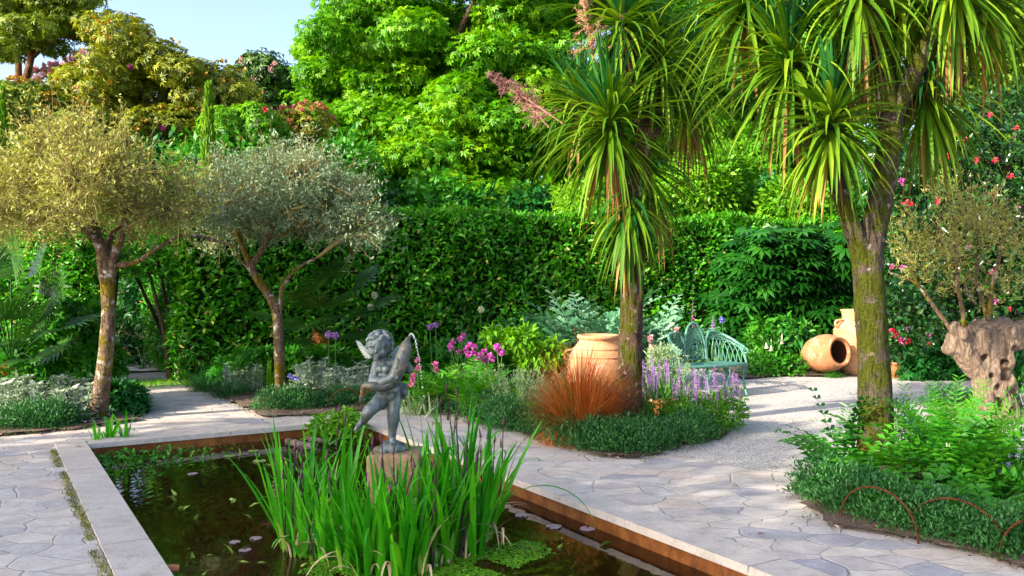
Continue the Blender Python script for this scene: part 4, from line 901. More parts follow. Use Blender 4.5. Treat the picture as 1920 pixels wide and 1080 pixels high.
# ------------------------------------------------------------------ shrubs around the court
def fatsia():
    seed(130); cs, rs = boughs([(1470, 560, 14, 90, 80), (1420, 620, 8, 60, 40), (1530, 480, 10, 70, 40), (1390, 530, 9, 60, 60), (1560, 600, 9, 50, 70), (1450, 470, 7, 90, 20)], 16.5, 131, (.35, .55), .8, .3)
    root = thing('fatsia', 'large shaded shrub with big fingered leaves behind the bench and jars', 'shrub', P(1475, 521, 16.2) * [1, 1, 0]); mb = MB()
    for i in range(12): limbs(mb, P(1475, 521, 16.2) * [1, 1, 0], [cs[i]], .03)
    mb.build('stem', M['bark_dark'], root); mb = MB(); p, d = crown_pts(cs, rs, 1500, .7, 1.1); n = len(p); dd = d * [1, 1, .3] + rdir(n) * .4 - UP * .5 + np.array([0, -.4, 0])
    s = U(.22, .36, n); scatter(mb, PALM8, p, dd, d * .5 + UP * .8 + np.array([0, -.5, 0]) + rdir(n) * .25, s, s); mb.build('foliage', M['fatsia'], root)
fatsia()
def bush(name, label, base, cen, rad, n, leaf, L, wid, mat, sd, cat='shrub', group=None, droop=.15, lo=.55, stems=8, extra=None, up=.5):
    seed(sd); base = np.asarray(base, float); root = thing(name, label, cat, base, group); mb = MB(); cen = np.asarray(cen, float); rad = np.asarray(rad, float)
    if rad.ndim == 1: rad = np.repeat(rad[:, None], 3, 1)
    k = RNG.permutation(len(cen))[:stems]
    for i in k: limbs(mb, base + RNG.normal(size=3) * [.04, .04, 0], [cen[i]], .012, .0, .08)
    mb.build('stem', M['greenstem'], root); mb = MB(); foliage(mb, cen, rad, n, leaf, L, wid, droop, .6, lo, mat=0, up=up); mb.build('foliage', mat, root)
    if extra: extra(root, cen, rad)
    return root
def pxl(rows, Y, sd, rr, flat=.8, dj=.25): return boughs(rows, Y, sd, rr, flat, dj)
# angel's trumpet shrub and neighbours
def trumpets(root, cen, rad):
    for px, py in ((1437, 650), (1446, 655), (1466, 642)):
        mb = MB(); b = P(px, py - 22, 14.7); lathe(mb, [(.005, 0), (.01, -.05), (.014, -.14), (.025, -.19), (.045, -.22)], 10, b); mb.build('trumpet_flower', M['whitefl'], root)
c, r = pxl([(1440, 625, 8, 28, 15), (1450, 650, 7, 38, 20), (1480, 635, 5, 25, 15)], 15.0, 140, (.16, .25))
bush('angels_trumpet', 'leafy angel\'s trumpet with hanging white flowers right of the bench', G(1440, 700), c, r, 900, FOLD, .16, .4, M['bush'], 141, extra=trumpets)
c, r = pxl([(1446, 682, 10, 26, 14), (1420, 697, 6, 22, 6), (1465, 690, 5, 20, 8)], 14.5, 142, (.14, .22))
bush('low_shrub', 'low bright leafy shrub at the right end of the bench', G(1420, 708), c, r, 1500, FOLD, .085, .5, M['bush'], 143)
c, r = pxl([(1495, 650, 8, 26, 22), (1500, 625, 4, 22, 10)], 15.0, 144, (.14, .22))
bush('leafy_shrub', 'upright shrub with pointed leaves just left of the jars', G(1503, 702), c, r, 420, FOLD, .2, .36, M['shadegreen'], 145)
c, r = pxl([(1760, 680, 12, 60, 18), (1720, 690, 6, 30, 12), (1800, 685, 7, 40, 14)], 14.0, 146, (.16, .26))
bush('low_shrub', 'dark leafy ground shrub between the flower pot and the old olive', G(1750, 702), c, r, 1500, PALM5, .13, 1, M['shadegreen'], 147)
c, r = pxl([(1900, 640, 8, 40, 40), (1915, 700, 6, 30, 30)], 12.6, 148, (.2, .3))
bush('dark_shrub', 'dark shrub behind the old olive at the right edge', G(1905, 745), c, r, 1400, FOLD, .12, .4, M['shadegreen'], 149)
# left side
c, r = pxl([(110, 660, 10, 80, 30), (160, 690, 8, 50, 20), (40, 690, 6, 60, 20), (150, 610, 6, 40, 30)], 11.3, 150, (.18, .3))
bush('leafy_shrub', 'broad leafed green shrub behind the lamb\'s ears at left', G(110, 745), c, r, 2600, PALM5, .13, 1, M['bush'], 151)
c, r = pxl([(225, 750, 8, 26, 14), (245, 765, 5, 18, 10)], 10.4, 152, (.12, .18), .9, .15)
bush('geranium_clump', 'round leaved green clump at the foot of the left olive', G(228, 783), c, r, 700, PALM5, .1, 1.1, M['shadegreen'], 153, cat='clump')
c, r = pxl([(280, 660, 10, 50, 30), (235, 660, 6, 30, 30), (270, 620, 6, 40, 20)], 16.5, 154, (.25, .4))
bush('dark_shrub', 'dark shrub standing beyond the hedge arch', G(270, 690), c, r, 1600, FOLD, .13, .45, M['shadegreen'], 155)
c, r = pxl([(560, 690, 6, 40, 14), (470, 690, 6, 50, 14), (640, 680, 6, 40, 16)], 12.9, 156, (.18, .28))
bush('leafy_shrub', 'low green foliage at the foot of the hedge behind the right olive', G(540, 722), c, r, 2000, PALM5, .13, 1, M['bush'], 157)
c, r = pxl([(760, 690, 8, 60, 30), (850, 690, 8, 60, 25), (940, 690, 8, 60, 25), (1000, 660, 5, 40, 25)], 12.9, 158, (.2, .32))
bush('leafy_shrub', 'mass of fresh green foliage at the hedge foot behind the cherub and pink flowers', G(860, 712), c, r, 4200, PALM5, .13, 1, M['bush'], 159)
def spikes(mat, pts, Y, h, L, sd, name='flower_spike', sp=.012):
    def ex(root, cen, rad):
        seed(sd)
        for px, py in pts:
            mb = MB(); b = P(px, py, Y + U(-.2, .2)); n = 46; t = U(0, 1, n); th = U(0, 6.28, n); tube(mb, [b - UP * h * 1.1, b, b + UP * h], [.003, .0025, .0015], 4)
            rr = L * (1 - .6 * t); p = b + np.stack([np.cos(th) * .006, np.sin(th) * .006, t * h], -1); scatter(mb, DIA, p, np.stack([np.cos(th), np.sin(th), np.full(n, .4)], -1), rdir(n), rr * .6, rr); mb.build(name, mat, root)
    return ex
M['salvia'] = leafmat('salvia_leaf', (.03, .14, .006), (.08, .26, .01), (.18, .40, .02), .3, .5, .3)
# violet salvia in the middle bed
seed(160); sp = [(1215 + U(-12, 40), 712 + U(-16, 20)) for _ in range(16)] + [(1290 + U(-40, 96), 728 + U(-14, 26)) for _ in range(46)] + [(1275, 700), (1340, 702), (1375, 715), (1390, 745), (1302, 706), (1250, 690)]
c, r = pxl([(1320, 775, 16, 55, 20), (1260, 782, 12, 45, 20), (1225, 790, 8, 25, 20), (1362, 765, 8, 22, 18), (1300, 755, 8, 50, 8)], 9.2, 161, (.10, .17), .9, .3)
bush('salvia', 'bushy green salvia topped with violet flower spikes at the gravel corner', G(1290, 815), c, r, 5600, FOLD, .06, .26, M['salvia'], 162, extra=spikes(M['purplefl'], sp, 9.2, .10, .018, 163), droop=-.4)
def lavender(root, cen, rad):
    spikes(M['purplefl'], [(1206, 690), (1222, 680), (1236, 690), (1212, 700), (1246, 686)], 9.9, .09, .02, 165)(root, cen, rad)
c, r = pxl([(1225, 690, 8, 24, 20), (1245, 700, 4, 16, 12), (1205, 705, 4, 14, 14)], 10.6, 166, (.08, .14), 1.1, .2)
seed(167)
def silver_spray(name, label, base, n, L, sd, spread=.5, mat='silver', lw=.011, ll=.03, dens=26, cat='shrub', group=None):
    """upright thin silver stems clothed in small leaves"""
    seed(sd); base = np.asarray(base, float); root = thing(name, label, cat, base, group); mb = MB(); az = U(0, 6.28, n); b = base + np.stack([np.cos(az), np.sin(az), 0 * az], -1) * (U(0, spread * .55, n) ** 1)[:, None]
    cen, tan, side, nor = straps(mb, b, az, U(1.0, 1.5, n), L * U(.65, 1.1, n), .006, U(-.1, .5, n), 8, lambda s: 1 - .4 * s); mb.build('stem', M[mat], root)
    mb = MB(); m = n * dens; i = RNG.integers(0, n, m); j = RNG.integers(2, 9, m); p = cen[i, j] + RNG.normal(size=(m, 3)) * .008; dd = tan[i, j] * .8 + rdir(m) * .8; s = ll * U(.6, 1.3, m)
    scatter(mb, DIA, p, dd, rdir(m), lw * U(.7, 1.2, m), s); mb.build('foliage', M[mat], root); return root
silver_spray('curry_plant', 'upright silvery curry plant behind the violet salvia left of the bench', P(1235, 521, 10.9) * [1, 1, 0], 120, .62, 168, .45, 'sage')
silver_spray('curry_plant', 'billowing silver grey curry plant left of the red tussock', P(975, 521, 10.3) * [1, 1, 0], 190, .52, 169, .7, 'sage')
silver_spray('curry_plant', 'silver grey sprays left of the red tussock, next to the fern', P(895, 521, 10.9) * [1, 1, 0], 120, .5, 170, .5, 'sage')
silver_spray('curry_plant', 'silver grey sprays low in front of the terracotta urn', P(1035, 521, 10.0) * [1, 1, 0], 90, .42, 171, .45, 'sage')
# low bright herb beneath the left trunk foot, right bed perennials
c, r = pxl([(1560, 880, 6, 30, 18), (1600, 905, 8, 45, 18)], 7.1, 172, (.08, .14), .8, .2)
def bells(root, cen, rad):
    seed(175); mb = MB(); b = []
    for px, py in ((1570, 880), (1590, 890), (1650, 880), (1665, 885), (1700, 870), (1775, 830)):
        for k in range(6): b.append(P(px + k * 5, py + k * 2, 6.85))
    for p in b: lathe(mb, [(.002, 0), (.006, -.008), (.007, -.025), (.009, -.03)], 6, p)
    mb.build('bell_flower', M['whitefl'], root)['kind'] = 'stuff'
def sprays(name, label, base, n, L, sd, leaf, ll, lw, mat, el=(.7, 1.3), spread=.3, nl=9, droop=(.8, 1.5), extra=None, cat='perennial', up=.3, group=None, part='arching_stem'):
    """arching leafy stems (leaves in two ranks)"""
    seed(sd); base = np.asarray(base, float); root = thing(name, label, cat, base, group); mb = MB(); az = U(0, 6.28, n); b = base + np.stack([np.cos(az), np.sin(az), 0 * az], -1) * U(0, spread, (n, 1))
    fronds(mb, b, az, U(el[0], el[1], n), L * U(.7, 1.1, n), U(droop[0], droop[1], n), ll, nl, leaf, lw, up, 0, shape=lambda s: np.where(s < .25, s * 2, 1 - .35 * s)); mb.build('foliage', M[mat], root)
    if extra: extra(root, None, None)
    return root
sprays('solomons_seal', 'arching leafy Solomon\'s seal with cream bells at the foot of the mossy trunk', G(1610, 910), 34, .62, 173, FOLD, .13, .42, 'bush', spread=.34, extra=bells)
sprays('solomons_seal', 'arching leafy stems to the right of the mossy trunk', G(1720, 905), 30, .72, 174, FOLD, .13, .42, 'bush', spread=.35)
sprays('leafy_perennial', 'tall leafy stems close against the left of the mossy trunk', G(1580, 868), 7, .62, 176, FOLD, .12, .45, 'shadegreen', (1.2, 1.5), .1, 9, (.1, .5))
sprays('fennel', 'broad plume of bright feathery green foliage in front of the old olive', G(1775, 880), 130, .86, 177, (np.array([[0, 0, 0], [.5, .3, 0], [.15, .5, 0], [.5, .75, 0], [0, 1, 0], [-.5, .75, 0], [-.15, .5, 0], [-.5, .3, 0]]), [[0, 1, 2, 6], [0, 6, 7, 7], [2, 3, 4, 6], [4, 5, 6, 6]]) if False else DIA, .12, .13, 'fern', (.75, 1.4), .3, 16, (.5, 1.4), up=.6)
sprays('leafy_perennial', 'upright mid green perennial with pale flower stems in the right bed', G(1800, 915), 26, .62, 178, FOLD, .16, .36, 'bush', (1.0, 1.5), .25, 8, (.2, .8))
c, r = pxl([(1830, 905, 8, 40, 14), (1900, 925, 8, 40, 14), (1780, 915, 5, 30, 10)], 6.5, 179, (.09, .15), .7, .2)
bush('leafy_clump', 'fresh green leafy clump behind the edging at the right corner', G(1870, 955), c, r, 1300, FOLD, .10, .5, M['bush'], 180, cat='clump')
c, r = pxl([(1790, 740, 8, 36, 14), (1760, 755, 5, 22, 10)], 11.0, 181, (.1, .18), .8, .2)
bush('rosemary', 'low grey green herb at the left foot of the old olive', G(1785, 775), c, r, 2200, DIA, .07, .2, M['edging'], 182, cat='herb')
sprays('rosemary', 'wispy upright rosemary at the right edge', G(1905, 895), 30, .34, 183, DIA, .035, .2, 'edging', (1.0, 1.5), .12, 12, (.0, .4), cat='herb')

# ferns, cardoons
def frond_plant(name, label, base, n, L, wmax, mat, sd, nl=16, leaf=DIA, lw=.26, el=(.75, 1.35), droop=(.9, 1.7), cat='fern', rm=None, up=.35, spread=.1, group=None):
    seed(sd); base = np.asarray(base, float); root = thing(name, label, cat, base, group)
    for k in range(n):
        mb = MB(); az = k * 2.4 + U(-.4, .4); b = base + np.array([math.cos(az), math.sin(az), 0]) * U(0, spread)
        fronds(mb, b[None], [az], [U(*el)], [L * U(.75, 1.1)], [U(*droop)], wmax * U(.85, 1.1), nl, leaf, lw, up, 0, rw=.012 * L * 1.5); mb.build('frond', M[mat], root)
    return root
JAG = (np.array([[0, 0, 0], [.28, .2, 0], [.16, .3, 0], [.5, .5, .05], [.2, .58, 0], [.36, .78, .05], [0, 1, -.1], [-.36, .78, .05], [-.2, .58, 0], [-.5, .5, .05], [-.16, .3, 0], [-.28, .2, 0]]),
       [[0, 1, 2], [2, 3, 4], [4, 5, 6], [6, 7, 8], [8, 9, 10], [10, 11, 0], [0, 2, 10], [2, 4, 8, 10], [4, 6, 8]])
CG = 'cardoons with arching silver leaves'
frond_plant('cardoon', 'big arching silver cardoon behind the terracotta urn, left of the cordyline trunk', P(1105, 521, 12.6) * [1, 1, 0], 32, 1.95, .36, 'cardoon', 190, 13, JAG, .5, (1.1, 1.52), (.9, 1.9), 'cardoon', up=.5, spread=.25, group=CG)
frond_plant('cardoon', 'arching silver green cardoon between the cordyline trunk and the bench', P(1228, 521, 13.4) * [1, 1, 0], 20, 1.65, .32, 'cardoon', 191, 13, JAG, .5, (1.1, 1.52), (.9, 1.9), 'cardoon', up=.5, spread=.25, group=CG)
frond_plant('cardoon', 'small silver cardoon against the hedge above the pink flowers', P(905, 521, 13.2) * [1, 1, 0], 10, 1.05, .24, 'cardoon', 192, 12, JAG, .45, (1.0, 1.5), (.8, 1.8), 'cardoon', up=.5, group=CG)
FG = 'ferns in the middle bed'
frond_plant('fern', 'sunlit fern just right of the cherub\'s fish', P(812, 521, 10.7) * [1, 1, 0], 24, .82, .24, 'fern', 193, group=FG)
frond_plant('fern', 'yellow green fern in front of the pink flowers', P(890, 521, 10.3) * [1, 1, 0], 22, .80, .23, 'fern', 194, group=FG)
frond_plant('fern', 'fern half hidden behind the iris tips right of the cherub', P(770, 521, 11.2) * [1, 1, 0], 14, .5, .17, 'fern', 195, group=FG)
frond_plant('fern', 'feathery fern behind the cherub\'s head near the palm', P(735, 521, 13.0) * [1, 1, 0], 20, .9, .26, 'fern', 196, group=FG)
frond_plant('fern', 'bright fern between the fern by the fish and the yellow green one', P(850, 521, 10.9) * [1, 1, 0], 20, .8, .22, 'fern', 197, group=FG)
frond_plant('fern', 'lime green fern low behind the edging, left of the red tussock', P(948, 521, 9.9) * [1, 1, 0], 16, .55, .18, 'lime', 198, group=FG)
c, r = pxl([(1010, 665, 8, 34, 18), (960, 640, 6, 30, 14)], 11.6, 185, (.14, .22))
bush('leafy_shrub', 'bright leafy plant left of the terracotta urn before the hedge', G(1000, 735), c, r, 1500, FOLD, .12, .42, M['lime'], 186)
# red tussock
seed(200); b0 = G(1088, 826); rt = thing('red_tussock', 'fountain of rusty red tussock grass at the foot of the middle cordyline', 'ornamental grass', b0); mb = MB(); n = 3900
az = U(0, 6.28, n); q = U(0, 1, n) ** .5; b = b0 + np.stack([np.cos(az) * q, np.sin(az) * q, 0 * q], -1) * .15
el = 1.56 - .62 * q + U(-.12, .12, n); L = U(.6, 1.24, n) * (1 - .42 * q)
hi = RNG.random(n) < .75 - .35 * (np.cos(az) < -.2)
straps(mb, b[hi], az[hi], el[hi], L[hi], .0085, U(.05, 1.1, hi.sum()), 7, BLADE, 0, 0)
straps(mb, b[~hi], az[~hi], el[~hi], L[~hi] * .9,   .0075, U(.5, 1.6, (~hi).sum()), 7, BLADE, 0, 1)
n = 700; az = U(3.4, 6.0, n); straps(mb, b0 + np.stack([np.cos(az), np.sin(az), 0 * az], -1) * .1, az, U(.4, 1.1, n), U(.3, .55, n), .008, U(1.0, 2.2, n), 7, BLADE, 0, 0, U(.4, 1, n))
mb.build('foliage', [M['redgrass'], M['redgrass_g']], rt)

# ------------------------------------------------------------------ repeated small plants
def proto_lamb(sd, h):
    seed(sd); root = thing('lambs_ear', '', "lamb's ear", (0, 0, 0)); mb = MB(); n = 4
    tops = []
    for k in range(n):
        a = k * 1.7 + U(-.3, .3); r = .07 * (k > 0); p0 = np.array([math.cos(a) * r, math.sin(a) * r, 0]); p1 = p0 + np.array([U(-.04, .04), U(-.04, .04), h * U(.75, 1.1)]); tube(mb, [p0, (p0 + p1) / 2, p1], [.008, .008, .007], 6)
        for j in range(7):
            t = j / 6; c = p0 * (1 - t) + p1 * t; L = .19 - .10 * t
            for s in (0, 1):
                aa = j * 1.57 + s * 3.14 + k; straps(mb, c[None], [aa], [.75 + .4 * t], [L * U(.85, 1.2)], [.062 - .022 * t], [1.2], 4, OVP, .25)
        for s in range(6): aa = s * 1.05; straps(mb, p1[None], [aa], [.75], [.08], [.034], [.9], 3, OVP, .2)
    nb = 12; aa = U(0, 6.28, nb); straps(mb, np.zeros((nb, 3)) + np.stack([np.cos(aa), np.sin(aa), 0 * aa], -1) * .05, aa, U(.3, 1.0, nb), U(.18, .26, nb), .075, U(.7, 1.4, nb), 4, OVP, .25)
    mb.build('foliage', M['silver'], root); return root
ORD = ['first', 'second', 'third', 'fourth', 'fifth', 'sixth', 'seventh', 'eighth', 'ninth', 'tenth', 'eleventh', 'twelfth', 'thirteenth', 'fourteenth', 'fifteenth', 'sixteenth', 'seventeenth', 'eighteenth', 'nineteenth', 'twentieth', 'twenty-first', 'twenty-second']
def row_labels(sp, fmt):
    """sp sorted by photo column"""
    return [(l, rz, sc, fmt % ORD[i]) for i, (l, rz, sc) in enumerate(sp)]
seed(210); sp = []
for row, (py0, k) in enumerate(((772, 9), (790, 8))):
    for i in range(k): px = -12 + (190 / k) * (i + .5) + U(-7, 7); sp.append((px, G(px, py0 + U(-6, 6)), U(0, 6), U(.85, 1.15)))
sp.sort(key=lambda s: s[0]); A = proto_lamb(211, .36)
repeats(A, row_labels([s[1:] for s in sp], "woolly silver lamb's ear in the left bed, %s from the left edge"), "lamb's ears in the left bed")
seed(212); sp = []
for i in range(13): px = 560 + 10.5 * i + U(-5, 5); sp.append((px, P(px, 521, U(11.3, 12.3)) * [1, 1, 0], U(0, 6), U(.8, 1.1)))
sp.sort(key=lambda s: s[0]); A2 = proto_lamb(213, .42)
repeats(A2, row_labels([s[1:] for s in sp], "silver lamb's ear between right olive trunk and cherub, %s from that trunk"), "lamb's ears behind the cherub")
seed(214); sp = []
for i in range(6): px = 432 + 13 * i + U(-4, 4); sp.append((px, P(px, 521, U(11.9, 12.6)) * [1, 1, 0], U(0, 6), U(.7, .95)))
repeats(proto_lamb(215, .40), row_labels([s[1:] for s in sp], "silver lamb's ear left of the right olive trunk, %s from the path"), "lamb's ears left of the right olive")
def proto_mound(sd, R_=.22, hh=.2, n=1500, mat='edging', name='edging_plant', cat='edging plant', L=.026):
    seed(sd); root = thing(name, '', cat, (0, 0, 0)); mb = MB(); m = 120; az = U(0, 6.28, m); straps(mb, np.zeros((m, 3)), az, U(.3, 1.5, m), U(.6, 1, m) * R_, .004, .3, 2)
    mb.build('stem', M['greenstem'], root); mb = MB(); d = rdir(n); d[:, 2] = np.abs(d[:, 2]); k = lump(d * 3, 1.6, sd) * .24 + U(.62, 1.12, n)
    p = d * k[:, None] * [R_, R_, hh]; dd = d * .6 + rdir(n) * .6 + UP * .5; ll = L * U(.6, 1.4, n); scatter(mb, FOLD, p, dd, d + rdir(n) * .7, ll * .42, ll, 0, np.clip(.5 + .3 * lump(p, 9, sd) + U(-.3, .3, n), 0, 1)); mb.build('foliage', M[mat], root); return root
def mound_row(px_pts, n, sd, fmt, group, sc=(1, 1.25), proto=None, jit=.06, wpos=None):
    seed(sd); pts = np.array([G(*p)[:2] for p in px_pts]) if wpos is None else np.array(wpos, float); seg = np.r_[0, np.cumsum(np.linalg.norm(np.diff(pts, axis=0), axis=1))]; sp = []
    for i in range(n):
        t = seg[-1] * (i + .5) / n; p = np.array([np.interp(t, seg, pts[:, 0]), np.interp(t, seg, pts[:, 1])]) + RNG.normal(size=2) * jit; s = U(*sc); sp.append((np.array([*p, .03]), U(0, 6), (s, s, s * U(.85, 1.2))))
    return repeats(proto or proto_mound(sd), row_labels(sp, fmt), group)
mound_row([(0, 806), (60, 804), (140, 796)], 6, 220, 'dark green edging mound before the left lamb\'s ears, %s from the left edge', 'edging mounds along the left bed')
mound_row([(1, 1)], 19, 221, 'blue green edging mound along the pool path, %s from its far end', 'edging mounds along the pool path', wpos=[V(3.98, .35)[:2], V(3.98, -2.95)[:2]], jit=.05)
mound_row([(1, 1)], 8, 222, 'edging mound below the violet salvia, %s from the red tussock', 'edging mounds on the court side of the middle bed', wpos=[V(4.1, -2.95)[:2], V(5.2, -2.75)[:2]], jit=.06)
mound_row([(500, 770), (590, 765), (690, 757)], 8, 223, 'edging mound before the right olive trunk, %s from the arch path', 'edging mounds in front of the right olive', sc=(.9, 1.15))
mound_row([(1545, 930), (1610, 965), (1700, 985), (1780, 1005), (1860, 1025), (1960, 1060)], 13, 224, 'dark edging mound along the front of the right bed, %s from its tip', 'edging mounds along the right bed', sc=(1.0, 1.25), jit=.05)
for i, (px, py, lab) in enumerate(((1640, 950, 'low leafy plant just behind the first hoop of the right bed'), (1740, 965, 'low leafy plant behind the meeting of the two right hoops'), (1850, 990, 'low leafy plant behind the second hoop of the right bed'))):
    sprays('leafy_perennial', lab, G(px, py), 26, .34, 260 + i, FOLD, .12, .5, 'bush', (.6, 1.4), .25, 6, (.5, 1.3))
def tuft(name, label, base, n, L, W, mat, sd, cat, el=(.7, 1.5), droop=(.3, 1.2), spread=.05, prof=BLADE):
    seed(sd); mb = MB(); az = U(0, 6.28, n); b = np.asarray(base) + np.stack([np.cos(az), np.sin(az), 0 * az], -1) * U(0, spread, (n, 1)); straps(mb, b, az, U(*el, n), L * U(.6, 1.1, n), W, U(*droop, n), 6, prof)
    return tag(mb.build(name, M[mat], None, base), label, cat)
tuft('lilyturf', 'dark grassy clump beside the arch path, below the hedge end', P(385, 521, 12.6) * [1, 1, 0], 420, .42, .01, 'edging', 230, 'grass clump', (.4, 1.4), (.6, 1.6), .25)
tuft('lilyturf', 'dark grassy clump just left of the silver leaves on the arch path corner', P(432, 521, 11.9) * [1, 1, 0], 420, .36, .01, 'edging', 231, 'grass clump', (.4, 1.4), (.6, 1.6), .25)
tuft('lilyturf', 'dark grassy clump spilling to the path beside the left olive', P(248, 521, 10.6) * [1, 1, 0], 380, .36, .01, 'shadegreen', 232, 'grass clump', (.4, 1.4), (.6, 1.6), .2)
tuft('crocosmia', 'bright upright blades left of the right olive trunk', P(502, 521, 12.3) * [1, 1, 0], 60, .5, .022, 'lime', 233, 'perennial', (1.0, 1.5), (.1, .8), .12, IRISP)
tuft('fescue', 'tiny green tuft in front of the lying jar', G(1560, 708), 200, .16, .008, 'bush', 234, 'grass clump', (.4, 1.4), (.4, 1.2), .15)
# alliums and other flowers on tall stems
def globe(name, label, px, py, Y, R_, mat, cat='allium', group=None, n=90):
    p = P(px, py, Y); b = p * [1, 1, 0]; root = thing(name, label, cat, b, group); mb = MB(); tube(mb, spline([b, b * .5 + p * .5 + RNG.normal(size=3) * [.02, .02, 0], p], 6), .005, 5); mb.build('stem', M['greenstem'], root)
    mb = MB(); d = rdir(n); scatter(mb, DIA, p + d * R_ * .55, d + rdir(n) * .5, rdir(n), R_ * .5, R_ * .55); ball(mb, p, R_ * .6, 8, 6); mb.build('flower_head', M[mat], root); return root
seed(240)
for px, py, Y, r, m, l in ((616, 627, 11.6, .05, 'purplefl', 'violet allium globe, left one of the pair left of the cherub\'s wing'), (629, 629, 11.6, .05, 'purplefl', 'violet allium globe, right one of the pair left of the cherub\'s wing'), (678, 620, 12.6, .035, 'purplefl', 'small violet allium just above the cherub\'s wing'),
                           (806, 613, 12.2, .045, 'purplefl', 'violet allium right of the water jet, left of a pair'), (817, 609, 12.2, .045, 'purplefl', 'violet allium right of the water jet, right of a pair'), (932, 651, 11.0, .05, 'magentafl', 'bright pink allium globe in front of the hedge, upper of a pair'), (941, 661, 11.0, .045, 'magentafl', 'bright pink allium globe in front of the hedge, lower of a pair'),
                           (1354, 600, 15.2, .055, 'bluefl', 'deep violet allium above the right arm of the bench'), (1018, 635, 12.6, .035, 'purplefl', 'small violet allium low against the hedge left of the urn'), (980, 652, 12.4, .035, 'purplefl', 'dim violet allium against the hedge right of the pink flowers')): globe('allium', l, px, py, Y, r, m, group='violet alliums')
for px, py, l in ((702, 554, 'cream white allium globe above the cherub, topmost'), (718, 568, 'cream white allium globe, right of the three above the cherub'), (695, 576, 'cream white allium globe, lowest of the three above the cherub'), (902, 580, 'cream white allium globe standing alone before the middle of the hedge')): globe('allium', l, px, py, 12.9, .052, 'whitefl', group='cream alliums')
def dotted(name, label, pts, Y, R_, mat, cat, sd, stem=.5):
    seed(sd); c = np.mean([P(px, py, Y) for px, py in pts], 0) * [1, 1, 0]; root = thing(name, label, cat, c)
    for px, py in pts:
        p = P(px, py, Y + U(-.2, .2)); mb = MB(); b = c + RNG.normal(size=3) * [.12, .08, 0]; tube(mb, spline([b, (b + p) / 2 + RNG.normal(size=3) * .02, p], 6), .004, 4); mb.build('stem', M['greenstem'], root)
        mb = MB(); n = 22; d = unit(rdir(n) + UP * .3); scatter(mb, OVAL, p + d * R_ * .2, d, rdir(n), R_ * .7, R_ * U(.8, 1.2, n)); mb.build('flower', M[mat], root)
    n = 160; mb = MB(); b = c + RNG.normal(size=(n, 3)) * [.15, .12, .0]; straps(mb, b, U(0, 6.28, n), U(.6, 1.5, n), stem * U(.3, .9, n), .02, U(.3, 1.2, n), 4, OVP); mb.build('foliage', M['sage'], root); return root
dotted('rose_campion', 'magenta flowers on silvery stems between the cherub and the urn', [(848, 642), (862, 636), (868, 631), (846, 654), (874, 656), (880, 648), (889, 650), (901, 666), (908, 660), (905, 671), (925, 672), (918, 667), (888, 662), (860, 660), (844, 650), (910, 678), (896, 672), (878, 664)], 11.3, .042, 'magentafl', 'flowering plant', 250, .5)
dotted('pink_campion', 'small rose pink flowers on thin stems right of the cherub', [(783, 676), (783, 692), (816, 683), (818, 693), (773, 708), (774, 716), (772, 722), (786, 690), (776, 704)], 10.4, .036, 'pinkfl', 'flowering plant', 251, .4)
dotted('bluebell', 'two blue flowers at the foot of the right olive', [(543, 706), (556, 711), (550, 708)], 11.6, .035, 'bluefl', 'flowering plant', 252, .3)
dotted('yellow_lily', 'small yellow flowers behind the right olive trunk', [(563, 667), (581, 664), (572, 670)], 12.8, .04, 'yellowfl', 'flowering plant', 253, .4)
dotted('pale_geranium', 'faded pink flowers behind the middle cordyline trunk', [(1220, 640), (1222, 650), (1219, 632), (1226, 658), (1268, 618)], 11.8, .04, 'palefl', 'flowering plant', 254, .5)
def foxglove(label, px, py0, py1, Y, mat):
    b = P(px, py0, Y); t = P(px, py1, Y); g = b * [1, 1, 0]; root = thing('foxglove', label, 'foxglove', g); mb = MB(); tube(mb, [g, b, t], [.008, .006, .003], 5); n = 10; straps(mb, np.repeat(g[None], n, 0), U(0, 6.28, n), U(.4, 1, n), U(.2, .4, n), .09, U(.5, 1.2, n), 5, OVP, .2); mb.build('stem', M['greenstem'], root)
    mb = MB()
    for k in range(26):
        tt = k / 26; c = b * (1 - tt) + t * tt; a = k * 2.4; d = np.array([math.cos(a), math.sin(a), -.5]); R_ = .04 * (1 - .75 * tt); capsule(mb, c, c + d * R_, R_ * .2, R_ * .42, 3, 6)
    mb.build('flower_spire', M[mat], root)
seed(260); foxglove('pink foxglove spire rising behind the bench medallion', 1299, 632, 560, 15.6, 'magentafl'); foxglove('slender greenish spire behind the right bench panel', 1337, 620, 590, 15.8, 'purplefl')

# ------------------------------------------------------------------ cherub fountain
YS = 5.6; X0 = (733.3 - CX) / F * YS; Z0 = H - (843.9 - CY) / F * YS; KU = YS / F / 3.6
def K(cx, cy, dy=0.0): return np.array([X0 + (cx - 480) * KU, YS + dy, Z0 + (950 - cy) * KU])
def k_(r): return r * KU
seed(300)
ch = thing('cherub_statue', 'weathered bronze winged cherub hugging a fish, standing on one leg in the pond', 'statue', K(480, 955))
mb = MB()
def cap(a, b, ra, rb): capsule(mb, K(*a), K(*b), k_(ra), k_(rb))
def bl(c, r): ball(mb, K(*c), k_(1) * np.asarray(r, float), 18, 12)
# standing leg (picture right) with foot
cap((500, 600, 0), (497, 690, -.012), 52, 42); cap((497, 690, -.012), (496, 735, .0), 42, 44); cap((496, 735, 0), (488, 830, .012), 43, 27)
cap((486, 852, .01), (500, 872, -.075), 25, 22); cap((500, 874, -.07), (508, 880, -.1), 21, 14); bl((486, 848, .012), (30, 34, 30))
for i, x in enumerate((494, 503, 511, 518, 524)): cap((x, 876, -.085), (x + 2, 881, -.115 + .006 * i), 9 - i * .6, 7 - i * .5)
